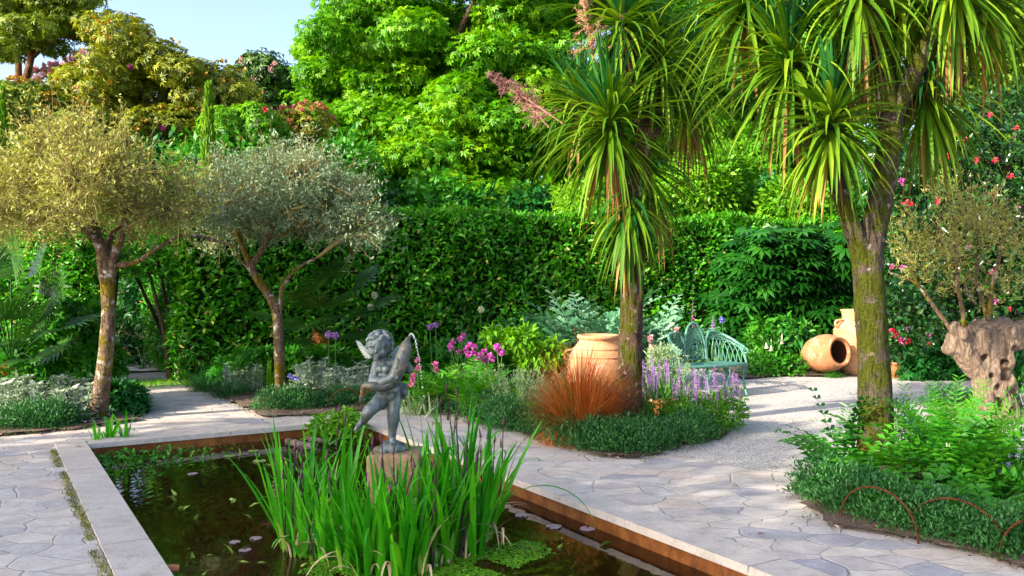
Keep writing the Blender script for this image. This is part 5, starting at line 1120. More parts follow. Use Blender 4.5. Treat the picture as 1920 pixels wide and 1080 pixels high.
# raised leg (picture left), swung forward and out
cap((425, 600, -.01), (352, 668, -.10), 55, 43); cap((352, 668, -.10), (335, 690, -.10), 43, 41); cap((338, 690, -.10), (300, 745, -.045), 40, 26)
cap((300, 748, -.045), (276, 768, -.06), 25, 21); cap((276, 768, -.06), (262, 788, -.085), 20, 13); bl((305, 748, -.04), (27, 27, 27))
for i in range(5): cap((258 + i * 5, 785 + i * 2, -.085 + .008 * i), (252 + i * 6, 800 + i * 1, -.095 + .008 * i), 8, 6)
# pelvis, belly, chest, neck
bl((462, 570, 0), (84, 72, 66)); bl((448, 525, -.02), (80, 76, 62)); bl((440, 470, -.012), (74, 66, 62)); bl((438, 415, -.0), (80, 64, 58)); cap((395, 372, .01), (505, 365, .01), 42, 42)
bl((470, 590, .055), (58, 50, 48)); bl((500, 590, .05), (50, 46, 46)); bl((415, 400, -.045), (34, 22, 26)); bl((455, 400, -.048), (34, 22, 26))
cap((425, 360, 0), (405, 315, -.012), 38, 34)
# head looking down to the left, with cheeks, brow, nose, mouth, chin, ears
bl((402, 240, -.01), (80, 84, 84)); bl((396, 278, -.03), (66, 56, 56)); bl((372, 285, -.066), (25, 22, 24)); bl((425, 285, -.062), (27, 24, 26)); bl((388, 238, -.068), (56, 22, 16)); bl((393, 275, -.090), (10, 16, 15)); bl((395, 258, -.086), (7, 9, 17))
cap((380, 303, -.078), (404, 303, -.077), 6, 6); cap((382, 311, -.076), (402, 311, -.075), 6.5, 6.5); bl((391, 326, -.064), (20, 18, 16)); bl((368, 258, -.073), (11, 7, 7)); bl((417, 258, -.070), (11, 7, 7)); bl((470, 265, .005), (14, 18, 24)); bl((334, 262, .002), (10, 16, 22))
# near arm (picture left): across the belly under the fish
cap((390, 372, .0), (368, 480, -.045), 40, 36); cap((368, 480, -.045), (440, 478, -.105), 37, 33); cap((440, 478, -.105), (500, 446, -.125), 33, 25)
bl((515, 436, -.128), (27, 22, 24))
for i in range(4): cap((520 + i * 2, 420 + i * 10, -.135), (545 - i * 2, 410 + i * 12, -.142), 8, 7); cap((545 - i * 2, 410 + i * 12, -.142), (560 - i * 3, 412 + i * 13, -.128), 7, 6)
cap((508, 420, -.138), (524, 398, -.145), 8, 7)
# far arm (picture right): elbow out, hand round the fish
cap((512, 372, .01), (602, 402, -.02), 38, 33); cap((602, 402, -.02), (575, 335, -.07), 32, 25); bl((568, 322, -.085), (24, 22, 26))
for i in range(4): cap((560 + i * 1, 300 + i * 13, -.105), (540, 302 + i * 13, -.118), 8, 6.5)
# cloth blowing from the hip
cap((500, 525, .02), (560, 560, .03), 40, 30); cap((560, 540, .03), (562, 605, .03), 26, 12); cap((530, 520, .03), (572, 520, .03), 30, 18); cap((420, 545, -.055), (520, 535, -.05), 20, 26)
remesh(mb, 'body', M['bronze'], ch, .0042, 3)
mb = MB(); n = 95; d = rdir(400); d = d[(d[:, 2] > -.35) & ~((d[:, 1] < -.35) & (d[:, 2] < .42))][:n]
for q in d:
    c = K(404, 232, -.006) + q * np.array([1.0, 1.0, 1.02]) * k_(84); a = rdir(1)[0] * k_(15); capsule(mb, c, c + a, k_(16), k_(9), 3, 8)
ball(mb, K(405, 225, .005), k_(1) * np.array([84, 82, 80]), 18, 12)
remesh(mb, 'hair', M['bronze'], ch, .0045, 1)
def wing(root_c, tip_c, dy0, dy1, nfe, spread):
    mb = MB(); a = K(*root_c, dy0); b = K(*tip_c, dy1)
    capsule(mb, a, a * .35 + b * .65, k_(17), k_(8), 5, 10)
    for r_, (nf, t0, L) in enumerate(((9, .15, 1.0), (8, .1, .62))):
        for i in range(nf):
            t = i / (nf - 1); s = a + (b - a) * (t0 * .3 + .55 * t); e = s + (b - s) * (.55 + .45 * t) * L + np.array([0, .004 * r_, -k_(spread) * (1 - t) * L])
            m = (s + e) / 2; d = unit(e - s); nr = np.array([.25, -1, .1]); x = unit(np.cross(d, nr)); w_ = k_(13); nn = unit(np.cross(x, d)) * .004
            off = nn * (-1.2 if r_ else .2) * (1 + .15 * i); vs = [s + off, m + x * w_ + off, e + off * .8, m - x * w_ + off]; vs2 = [v - nn * .6 for v in vs]
            mb.add(vs + vs2, [[0, 1, 2, 3], [7, 6, 5, 4], [0, 4, 5, 1], [1, 5, 6, 2], [2, 6, 7, 3], [3, 7, 4, 0]], 0, None, False)
    mb.build('wing', M['bronze'], ch)
wing((358, 325), (222, 216), .05, .10, 9, 70); wing((470, 320), (520, 255), .06, .16, 9, 60)
# the fish: open mouth up, body along the chest, tail curling round the hip
mb = MB(); q = spline([K(598, 215, -.075), K(582, 270, -.085), K(560, 345, -.10), K(532, 420, -.105), K(490, 480, -.09), K(430, 510, -.10), K(370, 502, -.115), K(320, 505, -.10), K(300, 545, -.09)], 40)
tube(mb, q, np.interp(np.linspace(0, 1, len(q)), [0, .1, .25, .45, .62, .8, .92, 1], [k_(x) for x in (30, 44, 50, 46, 36, 26, 19, 13)]), 16)
cap_ = lambda a, b, ra, rb: capsule(mb, K(*a), K(*b), k_(ra), k_(rb))
cap_((596, 230, -.075), (616, 172, -.07), 22, 6); cap_((588, 225, -.08), (600, 185, -.08), 22, 7); cap_((600, 250, -.05), (612, 320, -.03), 12, 5); ball(mb, K(578, 222, -.105), k_(9), 8, 6)
cap_((302, 540, -.09), (284, 612, -.085), 15, 6); cap_((303, 545, -.09), (305, 618, -.075), 14, 5); cap_((300, 550, -.09), (294, 600, -.08), 14, 12); cap_((545, 330, -.145), (535, 380, -.15), 8, 5)
remesh(mb, 'fish', M['fishbronze'], ch, .0045, 2)
mb = MB(); ball(mb, K(480, 938), k_(1) * np.array([80, 78, 62]), 20, 12); ball(mb, K(520, 940, .02), k_(1) * np.array([66, 66, 44]), 16, 10); ball(mb, K(440, 945, -.02), k_(1) * np.array([46, 60, 40]), 16, 10); cap((400, 948, 0), (560, 948, 0), 20, 20)
remesh(mb, 'rock_base', M['bronze'], ch, .006, 3)
pz = K(0, 957)[2]; b = K(512, 957, .03); mb = MB(); s = .168
bm = bmesh.new(); bmesh.ops.create_cube(bm, size=1); bmesh.ops.scale(bm, vec=(s * 2, s * 2, pz + .5), verts=bm.verts); bmesh.ops.translate(bm, vec=(0, 0, (pz - .5) / 2 ), verts=bm.verts); bmesh.ops.bevel(bm, geom=bm.edges[:], offset=.03, segments=3, affect='EDGES', profile=.6)
me = bpy.data.meshes.new('stone_plinth'); bm.to_mesh(me); bm.free(); me.materials.append(M['plinth']); o = bpy.data.objects.new('stone_plinth', me); C.objects.link(o); o.location = (float(b[0]), float(b[1]), 0)
tag(o, 'square brown stone plinth under the cherub, half hidden by irises', 'plinth')
# jet of water: a thin arc breaking into drops
seed(301); v0 = np.array([.28, -.12, .50]); p0 = K(612, 172, -.075); mb = MB(); ts = np.linspace(0, .11, 10); tube(mb, [p0 + v0 * t + np.array([0, 0, -4.9 * t * t]) for t in ts], .0035, 6)
ts = np.r_[np.linspace(.105, .28, 22), np.linspace(.29, .46, 9)]
for t in ts: ball(mb, p0 + v0 * t + np.array([0, 0, -4.9 * t * t]) + RNG.normal(size=3) * .0015, U(.0035, .0065), 8, 6)
tag(mb.build('water_jet', M['jet'], None, p0), 'thin arc of water and drops falling from the mouth of the bronze fish', 'water jet')

# ------------------------------------------------------------------ pond plants
def iris(label, base, n, L, sd, lean=.25, group=None, buds=2, spread=.07):
    seed(sd); base = np.asarray(base, float); root = thing('iris', label, 'iris', base, group); mb = MB(); az = U(0, 6.28, n)
    b = base + np.stack([np.cos(az), np.sin(az), 0 * az], -1) * U(0, spread, (n, 1)); el = 1.52 - np.abs(RNG.normal(size=n)) * lean; big = RNG.random(n) < .28
    straps(mb, b, az, el, L * U(.45, 1.08, n), U(.022, .042, n), np.where(big, U(.9, 2.6, n), U(.0, .45, n)), 10, IRISP, .3, 0, None, np.float64(3.0), U(-.5, .5, n)); mb.build('leaves', M['iris'], root)
    mb = MB(); k = max(3, n // 5); az = U(0, 6.28, k); b = base + np.stack([np.cos(az), np.sin(az), 0 * az], -1) * U(0, spread, (k, 1)); straps(mb, b, az, U(1.1, 1.5, k), U(.12, .35, k) * L, .03, U(0, .5, k), 4, IRISP, .3); mb.build('leaf_base', M['iris_pale'], root)
    if n > 11:
        mb = MB(); k = 3; straps(mb, base + RNG.normal(size=(k, 3)) * [spread, spread, 0], U(0, 6.28, k), U(.7, 1.4, k), L * U(.3, .8, k), .018, U(.8, 2.6, k), 8, IRISP, .2); mb.build('withered_leaf', M['dry'], root)
    for i in range(buds):
        a = U(0, 6.28); b = base + np.array([math.cos(a), math.sin(a), 0]) * spread; t = b + np.array([math.cos(a) * U(0, .15), math.sin(a) * U(0, .15), L * U(.65, 1.05)]); mb = MB(); tube(mb, spline([b, b * .5 + t * .5 + RNG.normal(size=3) * .02, t], 8), rad_along([.006, .005, .003], 9), 5)
        mb.build('flower_stem', M['darkstem'], root)
        for s in (1.0, .8):
            mb = MB(); c = b + (t - b) * s; capsule(mb, c, c + np.array([U(-.012, .012), U(-.01, .01), .05]), .009, .003, 3, 6)
            mb.build('bud', leafmat_bud, root)
    return root
leafmat_bud = NT('dark_bud').base((.09, .03, .06), .55, .3)
IG = 'iris clumps round the plinth'
IR = [(545, 1030, .80, 22), (580, 1010, .85, 20), (610, 1050, .74, 22), (650, 1065, .66, 24), (690, 1078, .62, 24), (640, 1020, .85, 16), (715, 1075, .68, 34), (755, 1078, .68, 34), (725, 1050, .74, 26), (775, 1048, .78, 24), (800, 1062, .74, 24), (840, 1050, .82, 26), (880, 1025, .86, 24), (905, 1010, .80, 20), (860, 1005, .95, 20), (815, 1015, .98, 20), (790, 1070, .60, 20), (570, 1040, .62, 14), (890, 1040, .70, 20), (920, 990, .85, 14), (610, 985, .80, 12), (850, 970, .9, 14)]
IR.sort()
for i, (px, py, L, n) in enumerate(IR): iris("tall green iris clump at the plinth, %s from the left of its ring" % ORD[i], G(px, py, WZ), int(n * .92), L, 310 + i, .25, IG, 1 + (i % 3 == 0))
seed(335); bl_ = []
mb = MB(); b = np.array([G(900, 1000, WZ), G(905, 1005, WZ), G(880, 1010, WZ), G(895, 990, WZ), G(885, 1000, WZ)]); straps(mb, b, [2.4, 2.7, 2.2, 2.9, .3], [1.35, 1.2, 1.3, 1.1, 1.0], [.62, .7, .5, .45, .5], .026, [1.2, 1.8, 2.2, 2.0, 1.6], 8, IRISP, .2); tag(mb.build('dead_iris_leaves', M['dry'], None, b[0]), 'bleached dead iris blades bent over at the right of the ring', 'dead leaves')
mb = MB(); b = G(905, 1000, WZ)[None]; straps(mb, b, [-.25], [1.15], [1.15], .03, [2.9], 14, IRISP, .25); tag(mb.build('iris_leaf', M['iris'], None, b[0]), 'single long iris leaf arching right until its tip hangs over the water', 'iris leaf')
mb = MB(); seed(336); b = G(765, 1050, WZ); e = b + np.array([.10, 0, 1.18]); straps(mb, b[None], [.1], [1.45], [1.2], .007, [.1], 8, lambda s: 1 - .6 * s); tag(mb.build('grass_stalk', M['dry'], None, b), 'thin pale grass stalk standing taller than the irises', 'stalk')
for i, (px, py, L, n, lab) in enumerate(((183, 842, .33, 10, 'small iris clump in the far left pond corner, leftmost of three'), (205, 838, .42, 14, 'small iris clump in the far left pond corner, middle of three'), (236, 838, .40, 10, 'small iris clump in the far left pond corner, rightmost of three'))):
    iris(lab, G(px, py + 6, WZ), n, L, 340 + i, .14, 'iris clumps in the far corner', 0, .03)
# duckweed raft
seed(345); mb = MB(); n = 15000; cx, cy = G(770, 1045, WZ)[:2]; th = U(0, 6.28, n); q = U(0, 1, n) ** .5; rr = 1 + .12 * np.sin(3 * th + 1) + .08 * np.sin(7 * th)
p = np.stack([cx + np.cos(th) * q * rr * .74, cy + np.sin(th) * q * rr * .70, WZ + U(.002, .009, n)], -1)
keep = (lump(p, 5, 2) > -.35 + (q - .6) * 1.0) | (q < .6); p = p[keep]; m = len(p); scatter(mb, OVAL, p, rdir(m) * [1, 1, .1], UP + rdir(m) * .12, U(.012, .024, m), U(.014, .026, m)); tag(mb.build('duckweed', M['duck'], None, (cx, cy, WZ)), kind='stuff')
# weed just under the surface and in the far corner
seed(346); mb = MB(); n = 2600; u_ = U(-6.5, -.4, n); v_ = U(.05, PW - .1, n); p = np.array([V(a, b, U(-.27, -.14)) for a, b in zip(v_, u_)]); p = p[lump(p * [1, 1, 0], 1.5, 4) > -.05]; m = len(p)
scatter(mb, OVAL, p, rdir(m) * [1, 1, .5] + UP * .2, UP + rdir(m) * .6, U(.02, .04, m), U(.07, .15, m)); tag(mb.build('submerged_weed', M['weed'], None, V(1.3, -3, WZ)), kind='stuff')
mb = MB(); n = 420; u_ = -np.abs(RNG.normal(size=n)) * .45 - .05; v_ = np.abs(RNG.normal(size=n)) * .55 + .05; p = np.array([V(a, b, WZ + U(.003, .05)) for a, b in zip(v_, u_)]); scatter(mb, OVAL, p, rdir(n) * [1, 1, .4] + UP * .2, UP + rdir(n) * .5, U(.02, .035, n), U(.04, .07, n)); tag(mb.build('floating_weed', M['bush'], None, V(.3, -.3, WZ)), kind='stuff')
# lily pads
def pad(label, px, py, R_, mat, sd):
    seed(sd); n = 26; a0 = U(0, 6.28); th = a0 + np.linspace(.18, 6.10, n); r = R_ * (1 + .05 * RNG.normal(size=n)); c = G(px, py, WZ + .006); ring = c + np.stack([np.cos(th) * r, np.sin(th) * r, U(0, .004, n)], -1); low = ring - UP * .004
    mb = MB(); mb.add(np.vstack([ring, c[None], low, c[None] - UP * .004]), [[i, i + 1, n, n] for i in range(0)] or np.array([[i, i + 1, n] for i in range(n - 1)]), 0, U(.2, .8, n - 1), False)
    mb.f.append((np.array([[i + 1, i, n + 1 + i, n + 2 + i] for i in range(n - 1)]), 0, np.full(n - 1, .4), False)); tag(mb.build('lily_pad', M[mat], None, c), label, 'lily pad', 'lily pads on the pond')
for i, (px, py, R_, m, lab) in enumerate(((440, 1016, .035, 'lily', 'purplish lily pad on dark water left of the irises, leftmost of three'), (480, 1009, .038, 'lily', 'purplish lily pad left of the irises, farthest of three'), (459, 1031, .038, 'lily', 'purplish lily pad left of the irises, nearest of three'), (978, 966, .05, 'lily', 'pinkish grey lily pad right of the irises, leftmost of three'), (1038, 987, .055, 'lily', 'pinkish grey lily pad right of the irises, middle of three'), (1101, 991, .052, 'lily', 'pinkish grey lily pad nearest the right coping'),
                                           (475, 845, .05, 'lily_g', 'green lily pad near the far pool wall, farther of two'), (487, 864, .06, 'lily_g', 'green lily pad near the far pool wall, nearer of two'), (430, 855, .055, 'lily_g', 'pale cupped lily pad left of the two green ones'), (361, 888, .04, 'lily', 'small reddish pad in the middle of the left water'), (1345, 1062, .045, 'lily_g', 'small green pad against the right pool wall'))): pad(lab, px, py, R_, m, 350 + i)
# marginal plant and logs at the far edge behind the cherub
c, r = boughs([(625, 800, 8, 30, 14), (600, 815, 4, 16, 8), (650, 810, 4, 16, 10)], 9.3, 360, (.1, .17), .9, .12)
bush('water_mint', 'fresh yellow green leafy plant on the far pond edge behind the cherub\'s raised foot', G(622, 832, -.1), c, r, 1300, FOLD, .075, .5, M['lime'], 361, cat='pond plant')
for i, (a, b, r, lab) in enumerate((((540, 828), (592, 838), .035, 'grey log lying in the far pond edge, longer of two'), ((575, 822), (612, 828), .028, 'grey log lying in the far pond edge, shorter of two'))):
    mb = MB(); tube(mb, spline([G(*a, -.09), G((a[0] + b[0]) / 2, (a[1] + b[1]) / 2, -.075), G(*b, -.09)], 8), r, 8, wob=.12); tag(mb.build('log', M['logs'], None, G(*a, -.09)), lab, 'log', 'logs at the pond edge')

# ------------------------------------------------------------------ terracotta
def handles(root, R_, z, r, ang, mat, rot=None, org=None):
    for a in ang:
        d = np.array([math.cos(a), math.sin(a), 0]); q = spline([org + d * R_ * .93 + UP * (z - .06), org + d * (R_ + .055) + UP * (z - .03), org + d * (R_ + .05) + UP * (z + .05), org + d * R_ * .78 + UP * (z + .07)], 12)
        mb = MB(); tube(mb, q, r, 8); mb.build('handle', mat, root)
b = P(1122, 521, 10.3) * [1, 1, 0]; rt = thing('terracotta_urn', 'large pale terracotta urn with wide rim behind the red tussock', 'urn', b); mb = MB()
lathe(mb, [(0, 0.0), (.18, 0), (.22, .05), (.31, .25), (.365, .45), (.37, .58), (.33, .72), (.26, .82), (.225, .86), (.222, .885), (.245, .895), (.252, .915), (.245, .935), (.225, .938), (.20, .93), (.195, .88), (.22, .80), (.2, .72), (0, .7)], 48, b); mb.build('body', M['terra'], rt)
handles(rt, .335, .70, .013, (3.25, .1), M['terra'], None, b)
mb = MB(); lathe(mb, [(.345, .685), (.349, .69), (.349, .70), (.338, .705)], 48, b); lathe(mb, [(.295, .775), (.299, .78), (.291, .79)], 48, b); mb.build('band', M['terra'], rt)
b = P(1606, 521, 14.6) * [1, 1, 0]; rt = thing('terracotta_jar', 'tall shouldered terracotta jar standing behind the mossy trunk', 'jar', b); mb = MB()
lathe(mb, [(0, 0), (.22, 0), (.26, .1), (.34, .4), (.365, .6), (.36, .74), (.345, .765), (.335, .78), (.30, .83), (.235, .90), (.225, .96), (.235, 1.02), (.255, 1.06), (.26, 1.075), (.24, 1.08), (.21, 1.06), (.2, .95), (0, .9)], 48, b); mb.build('body', M['terra'], rt)
handles(rt, .335, .84, .022, (3.4, 5.2, .4), M['terra'], None, b)
mb = MB()
for z, rr in ((.74, .362), (.55, .363), (.36, .333)): lathe(mb, [(rr - .004, z - .012), (rr + .006, z - .006), (rr + .006, z + .006), (rr - .004, z + .012)], 48, b)
mb.build('band', M['terra'], rt)
ax = unit(np.array([.42, -.88, .16])); x_ = unit(np.cross(UP, ax)); y_ = np.cross(ax, x_); Rm = np.stack([x_, y_, ax], 1); c0 = P(1549, 668, 14.35)
b = c0 * [1, 1, 0]; rt = thing('terracotta_jar', 'round red terracotta jar lying on its side with its dark mouth toward the gravel', 'jar', b)
org = c0 - ax * .40; org[2] = .31; mb = MB(); lathe(mb, [(0, 0), (.14, .0), (.19, .03), (.27, .18), (.305, .36), (.30, .48), (.265, .60), (.235, .65), (.232, .675), (.24, .69), (.235, .71), (.215, .712), (.19, .70), (.185, .66)], 48, org, Rm); mb.build('body', M['terra_red'], rt)
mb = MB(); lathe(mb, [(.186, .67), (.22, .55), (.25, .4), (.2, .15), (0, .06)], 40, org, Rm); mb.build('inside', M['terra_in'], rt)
mb = MB()
for z in np.linspace(.12, .56, 12):
    rr = np.interp(z, [.03, .18, .36, .48, .60], [.19, .27, .305, .30, .265]); lathe(mb, [(rr - .004, z - .010), (rr + .004, z - .004), (rr + .004, z + .004), (rr - .004, z + .010)], 48, org, Rm)
mb.build('band', M['terra_red'], rt)
# flower pot with geranium, pot with lavender
def pot(label, b, R_, h, mat, plant):
    rt = thing('flower_pot', label, 'flower pot', b); mb = MB(); lathe(mb, [(0, 0), (R_ * .68, 0), (R_ * .93, h * .8), (R_ * .94, h * .82), (R_ * 1.05, h * .83), (R_ * 1.06, h), (R_ * .95, h), (R_ * .93, h * .9), (0, h * .88)], 32, b); mb.build('pot', M[mat], rt); return rt
b = P(1680, 521, 14.1) * [1, 1, 0]; pot('red terracotta flower pot half hidden by the right side of the mossy trunk', b, .13, .26, 'terra_red', None)
def gerfl(root, cen, rad):
    seed(371)
    for px, py in ((1672, 622), (1690, 637), (1694, 640), (1678, 628)):
        mb = MB(); p = P(px, py, 13.95); d = rdir(26); scatter(mb, OVAL, p + d * .02, d, rdir(26), .04, .045); mb.build('flower', M['redfl'], root)
c, r = boughs([(1680, 652, 8, 16, 12), (1684, 638, 4, 12, 8)], 14.1, 370, (.07, .12), .9, .08)
bush('geranium', 'red flowering geranium growing in the pot behind the mossy trunk', b + UP * .22, c, r, 700, OVAL, .055, .8, M['bush'], 372, cat='geranium', extra=gerfl)
b = P(1243, 521, 10.2) * [1, 1, 0]; pot('low terracotta pot behind the violet salvia', b, .14, .2, 'terra_red', None)
c, r = boughs([(1243, 672, 8, 20, 14)], 10.2, 374, (.07, .12), 1.0, .1)
bush('lavender', 'grey lavender with small mauve flowers in the low pot behind the salvia', b + UP * .16, c, r, 1500, DIA, .05, .2, M['sage'], 375, cat='lavender', extra=lavender, droop=-.5)
mb = MB(); a = G(308, 1066, -.02); tube(mb, [a, a + np.array([.07, .03, -.01])], .022, 14); tag(mb.build('clay_pipe', M['terra_red'], None, a), 'short clay pipe end poking over the water from the left coping', 'pipe')

# ------------------------------------------------------------------ ornate iron bench
bc = np.array([2.60, 12.0, 0]); brz = .46
rt = thing('iron_bench', 'ornate pale green cast iron bench with arched lattice back in front of the hedge', 'bench', bc)
cs, sn = math.cos(brz), math.sin(brz)
def BW(x, y, z):
    x, y = x * .82, y * .82
    return bc + np.array([x * cs - y * sn, x * sn + y * cs, z])
SH = .44; HW = .66
seat = [(x, -.28 - .12 * math.cos(x / HW * 1.4), SH) for x in np.linspace(-HW, HW, 15)]; back = [(x, .12 + .05 * math.cos(x / HW * 1.5), SH) for x in np.linspace(HW, -HW, 15)]
mb = MB(); n = 15
for k in range(13):                               # pierced seat: curved slats
    t0, t1 = k / 13, (k + .72) / 13; A_ = []
    for i in range(n): f_, b_ = np.array(seat[i]), np.array(back[n - 1 - i]); A_.append((BW(*(f_ + (b_ - f_) * t0)), BW(*(f_ + (b_ - f_) * t1))))
    v = np.array([p for q in A_ for p in q]); v2 = v - UP * .018; m = len(v)
    mb.add(np.vstack([v, v2]), [[2 * i, 2 * i + 1, 2 * i + 3, 2 * i + 2] for i in range(n - 1)] + [[m + 2 * i + 2, m + 2 * i + 3, m + 2 * i + 1, m + 2 * i] for i in range(n - 1)] + [[2 * i, 2 * i + 2, m + 2 * i + 2, m + 2 * i] for i in range(n - 1)])
tube(mb, [BW(*p) - UP * .01 for p in seat], .022, 8); tube(mb, [BW(*p) - UP * .01 for p in back], .016, 8)
for i in (0, 4, 7, 10, 14): tube(mb, [BW(*seat[i]) - UP * .02, BW(*back[n - 1 - i]) - UP * .02], .012, 6)
mb.build('seat', M['iron'], rt)
yb = lambda x: .14 + .05 * math.cos(x / HW * 1.5)
def bk(x, z, t=0): return BW(x, yb(x) + .16 * (z - SH), z)
mb = MB(); th = np.linspace(0, math.pi, 22)        # centre medallion
oval = [bk(.215 * math.cos(a) * (1 if math.sin(a) > .0 else 1), SH + .04 + .50 * math.sin(a) ** .8) for a in th]
tube(mb, oval, .02, 8); inner = [bk(.165 * math.cos(a), SH + .05 + .42 * math.sin(a) ** .8) for a in th]; tube(mb, inner, .011, 6); tube(mb, [bk(-.215, SH + .04), bk(.215, SH + .04)], .014, 6)
seed(380)
for k in range(60):                               # cast scrolls and leaves
    x = U(-.16, .16); z = SH + .07 + U(0, .40); 
    if (x / .18) ** 2 + ((z - SH - .05) / .44) ** 2 < 1:
        a = U(0, 6.28); R_ = U(.018, .04); tube(mb, [bk(x + R_ * math.cos(a + s) * (1 - s / 9), z + R_ * math.sin(a + s) * (1 - s / 9)) for s in np.linspace(0, 5, 10)], .0065, 5)
for s in (-1, 1):
    for j in range(3): tube(mb, [bk(s * .02, SH + .05), bk(s * (.05 + .03 * j), SH + .2 + .06 * j), bk(s * .01, SH + .46)], .007, 5)
mb.build('centre_panel', M['iron'], rt)
for s in (-1, 1):                                  # side panels sweep down into the arms
    mb = MB()
    def sp_(t, k=1.0):                             # top rail from beside the medallion down to the arm front
        x = s * (.23 + .55 * min(t, .75) / .75 * 1.0); z = SH + k * (.40 * (1 - t) ** 1.1 * (1 + 1.0 * t) * (1 if t > .0 else 1) + .20 * t) * (min(1, .75 + 2 * t)); f = max(0, (t - .45) / .55)
        x = s * (.23 + .45 * math.sin(min(t, 1) * math.pi / 2)); y = yb(x) + .16 * (z - SH) - .42 * f ** 1.5; return BW(x, y, z)
    T = np.linspace(0, 1, 18); tube(mb, [BW(s * .225, yb(.2), SH + .02)] + [sp_(t) for t in T], .021, 8); tube(mb, [sp_(t, .84) for t in T], .01, 6)
    e = sp_(1.0); tube(mb, [e + np.array([0, 0, -.035]) + np.array([cs * s, sn * s, 0]) * .03 * math.sin(a) * .4 + np.array([sn, -cs, 0]) * .035 * math.sin(a) + UP * .035 * math.cos(a) for a in np.linspace(0, 5.5, 14)], .014, 6)
    for j in range(9):                             # interlaced arches under the rail
        t0, t1 = j / 9, min(1, j / 9 + .32); a_ = sp_(t0, .0); b_ = sp_(t1, .0); top = sp_((t0 + t1) / 2, .80); tube(mb, spline([a_, a_ * .35 + top * .65 - (b_ - a_) * .12, top, b_ * .35 + top * .65 + (b_ - a_) * .12, b_], 16), .0075, 5)
    for j in range(18):
        t = (j + .5) / 18; c_ = sp_(t, .92); R_ = .018; dd = unit(sp_(min(1, t + .02)) - sp_(max(0, t - .02))); tube(mb, [c_ + dd * R_ * math.cos(a) + UP * R_ * math.sin(a) for a in np.linspace(0, 5, 8)], .006, 4)
    mb.build('side_panel', M['iron'], rt)
for x, front in ((-.6, 1), (.6, 1), (-.6, 0), (.6, 0), (-.2, 1), (.2, 1)):
    mb = MB(); y = (-.28 - .12 * math.cos(x / HW * 1.4)) if front else yb(x); o_ = -.06 if front else .08
    tube(mb, spline([BW(x, y, SH), BW(x, y + .03, SH - .12), BW(x, y - o_ * .3, .18), BW(x, y + o_, .015)], 12), rad_along([.022, .016, .016, .022], 13), 7)
    if front: tube(mb, [BW(x, y + .02 + .06 * math.cos(a), SH - .11 + .07 * math.sin(a)) for a in np.linspace(0, 6, 14)], .008, 5)
    mb.build('leg', M['iron'], rt)
mb = MB()
for i in range(14):
    f_ = np.array(seat[i]); 
    tube(mb, [BW(f_[0] + .045 * (1 + math.cos(a)), f_[1] + .005, SH - .05 + .045 * math.sin(a)) for a in np.linspace(0, 6.28, 12)], .007, 5)
mb.build('apron', M['iron'], rt)

# ------------------------------------------------------------------ old pollarded olive on the right
Yo = 10.2; b = P(1868, 521, Yo) * [1, 1, 0]; seed(390); rt = thing('olive_stump', 'ancient gnarled olive with hollowed pale trunk and thin new branches at the right edge', 'olive tree', b); mb = MB()
def oc(a, c, ra, rb): capsule(mb, P(a[0], a[1], Yo + a[2]), P(c[0], c[1], Yo + c[2]), ra / F * Yo, rb / F * Yo, 6, 14)
oc((1882, 795, 0), (1870, 745, 0), 42, 38); oc((1870, 745, 0), (1856, 690, 0), 38, 36); oc((1856, 690, 0), (1840, 640, 0), 36, 40); oc((1840, 640, 0), (1895, 632, -.05), 34, 30); oc((1895, 632, -.05), (1915, 615, -.05), 26, 16); oc((1840, 645, 0), (1792, 640, -.1), 28, 22); oc((1792, 640, -.1), (1782, 652, -.12), 20, 16); oc((1850, 620, .1), (1880, 612, .1), 24, 20)
oc((1855, 700, -.1), (1885, 770, -.12), 26, 22); oc((1836, 690, -.12), (1855, 770, -.14), 16, 18); oc((1884, 720, -.05), (1905, 795, -.05), 18, 24); oc((1895, 780, -.08), (1905, 800, -.25), 26, 12); oc((1845, 770, -.1), (1840, 798, -.25), 20, 10); oc((1800, 655, -.12), (1830, 690, -.1), 22, 22)
for _ in range(46):
    px, py = U(1785, 1915), U(612, 790)
    if py > 660: px = U(1838, 1896)
    ball(mb, P(px, py, Yo - .2 + U(-.05, .08)), U(.025, .07) * np.array([1, .8, U(.7, 1.6)]), 10, 8)
o = remesh(mb, 'trunk', M['knot'], rt, .012, 2)
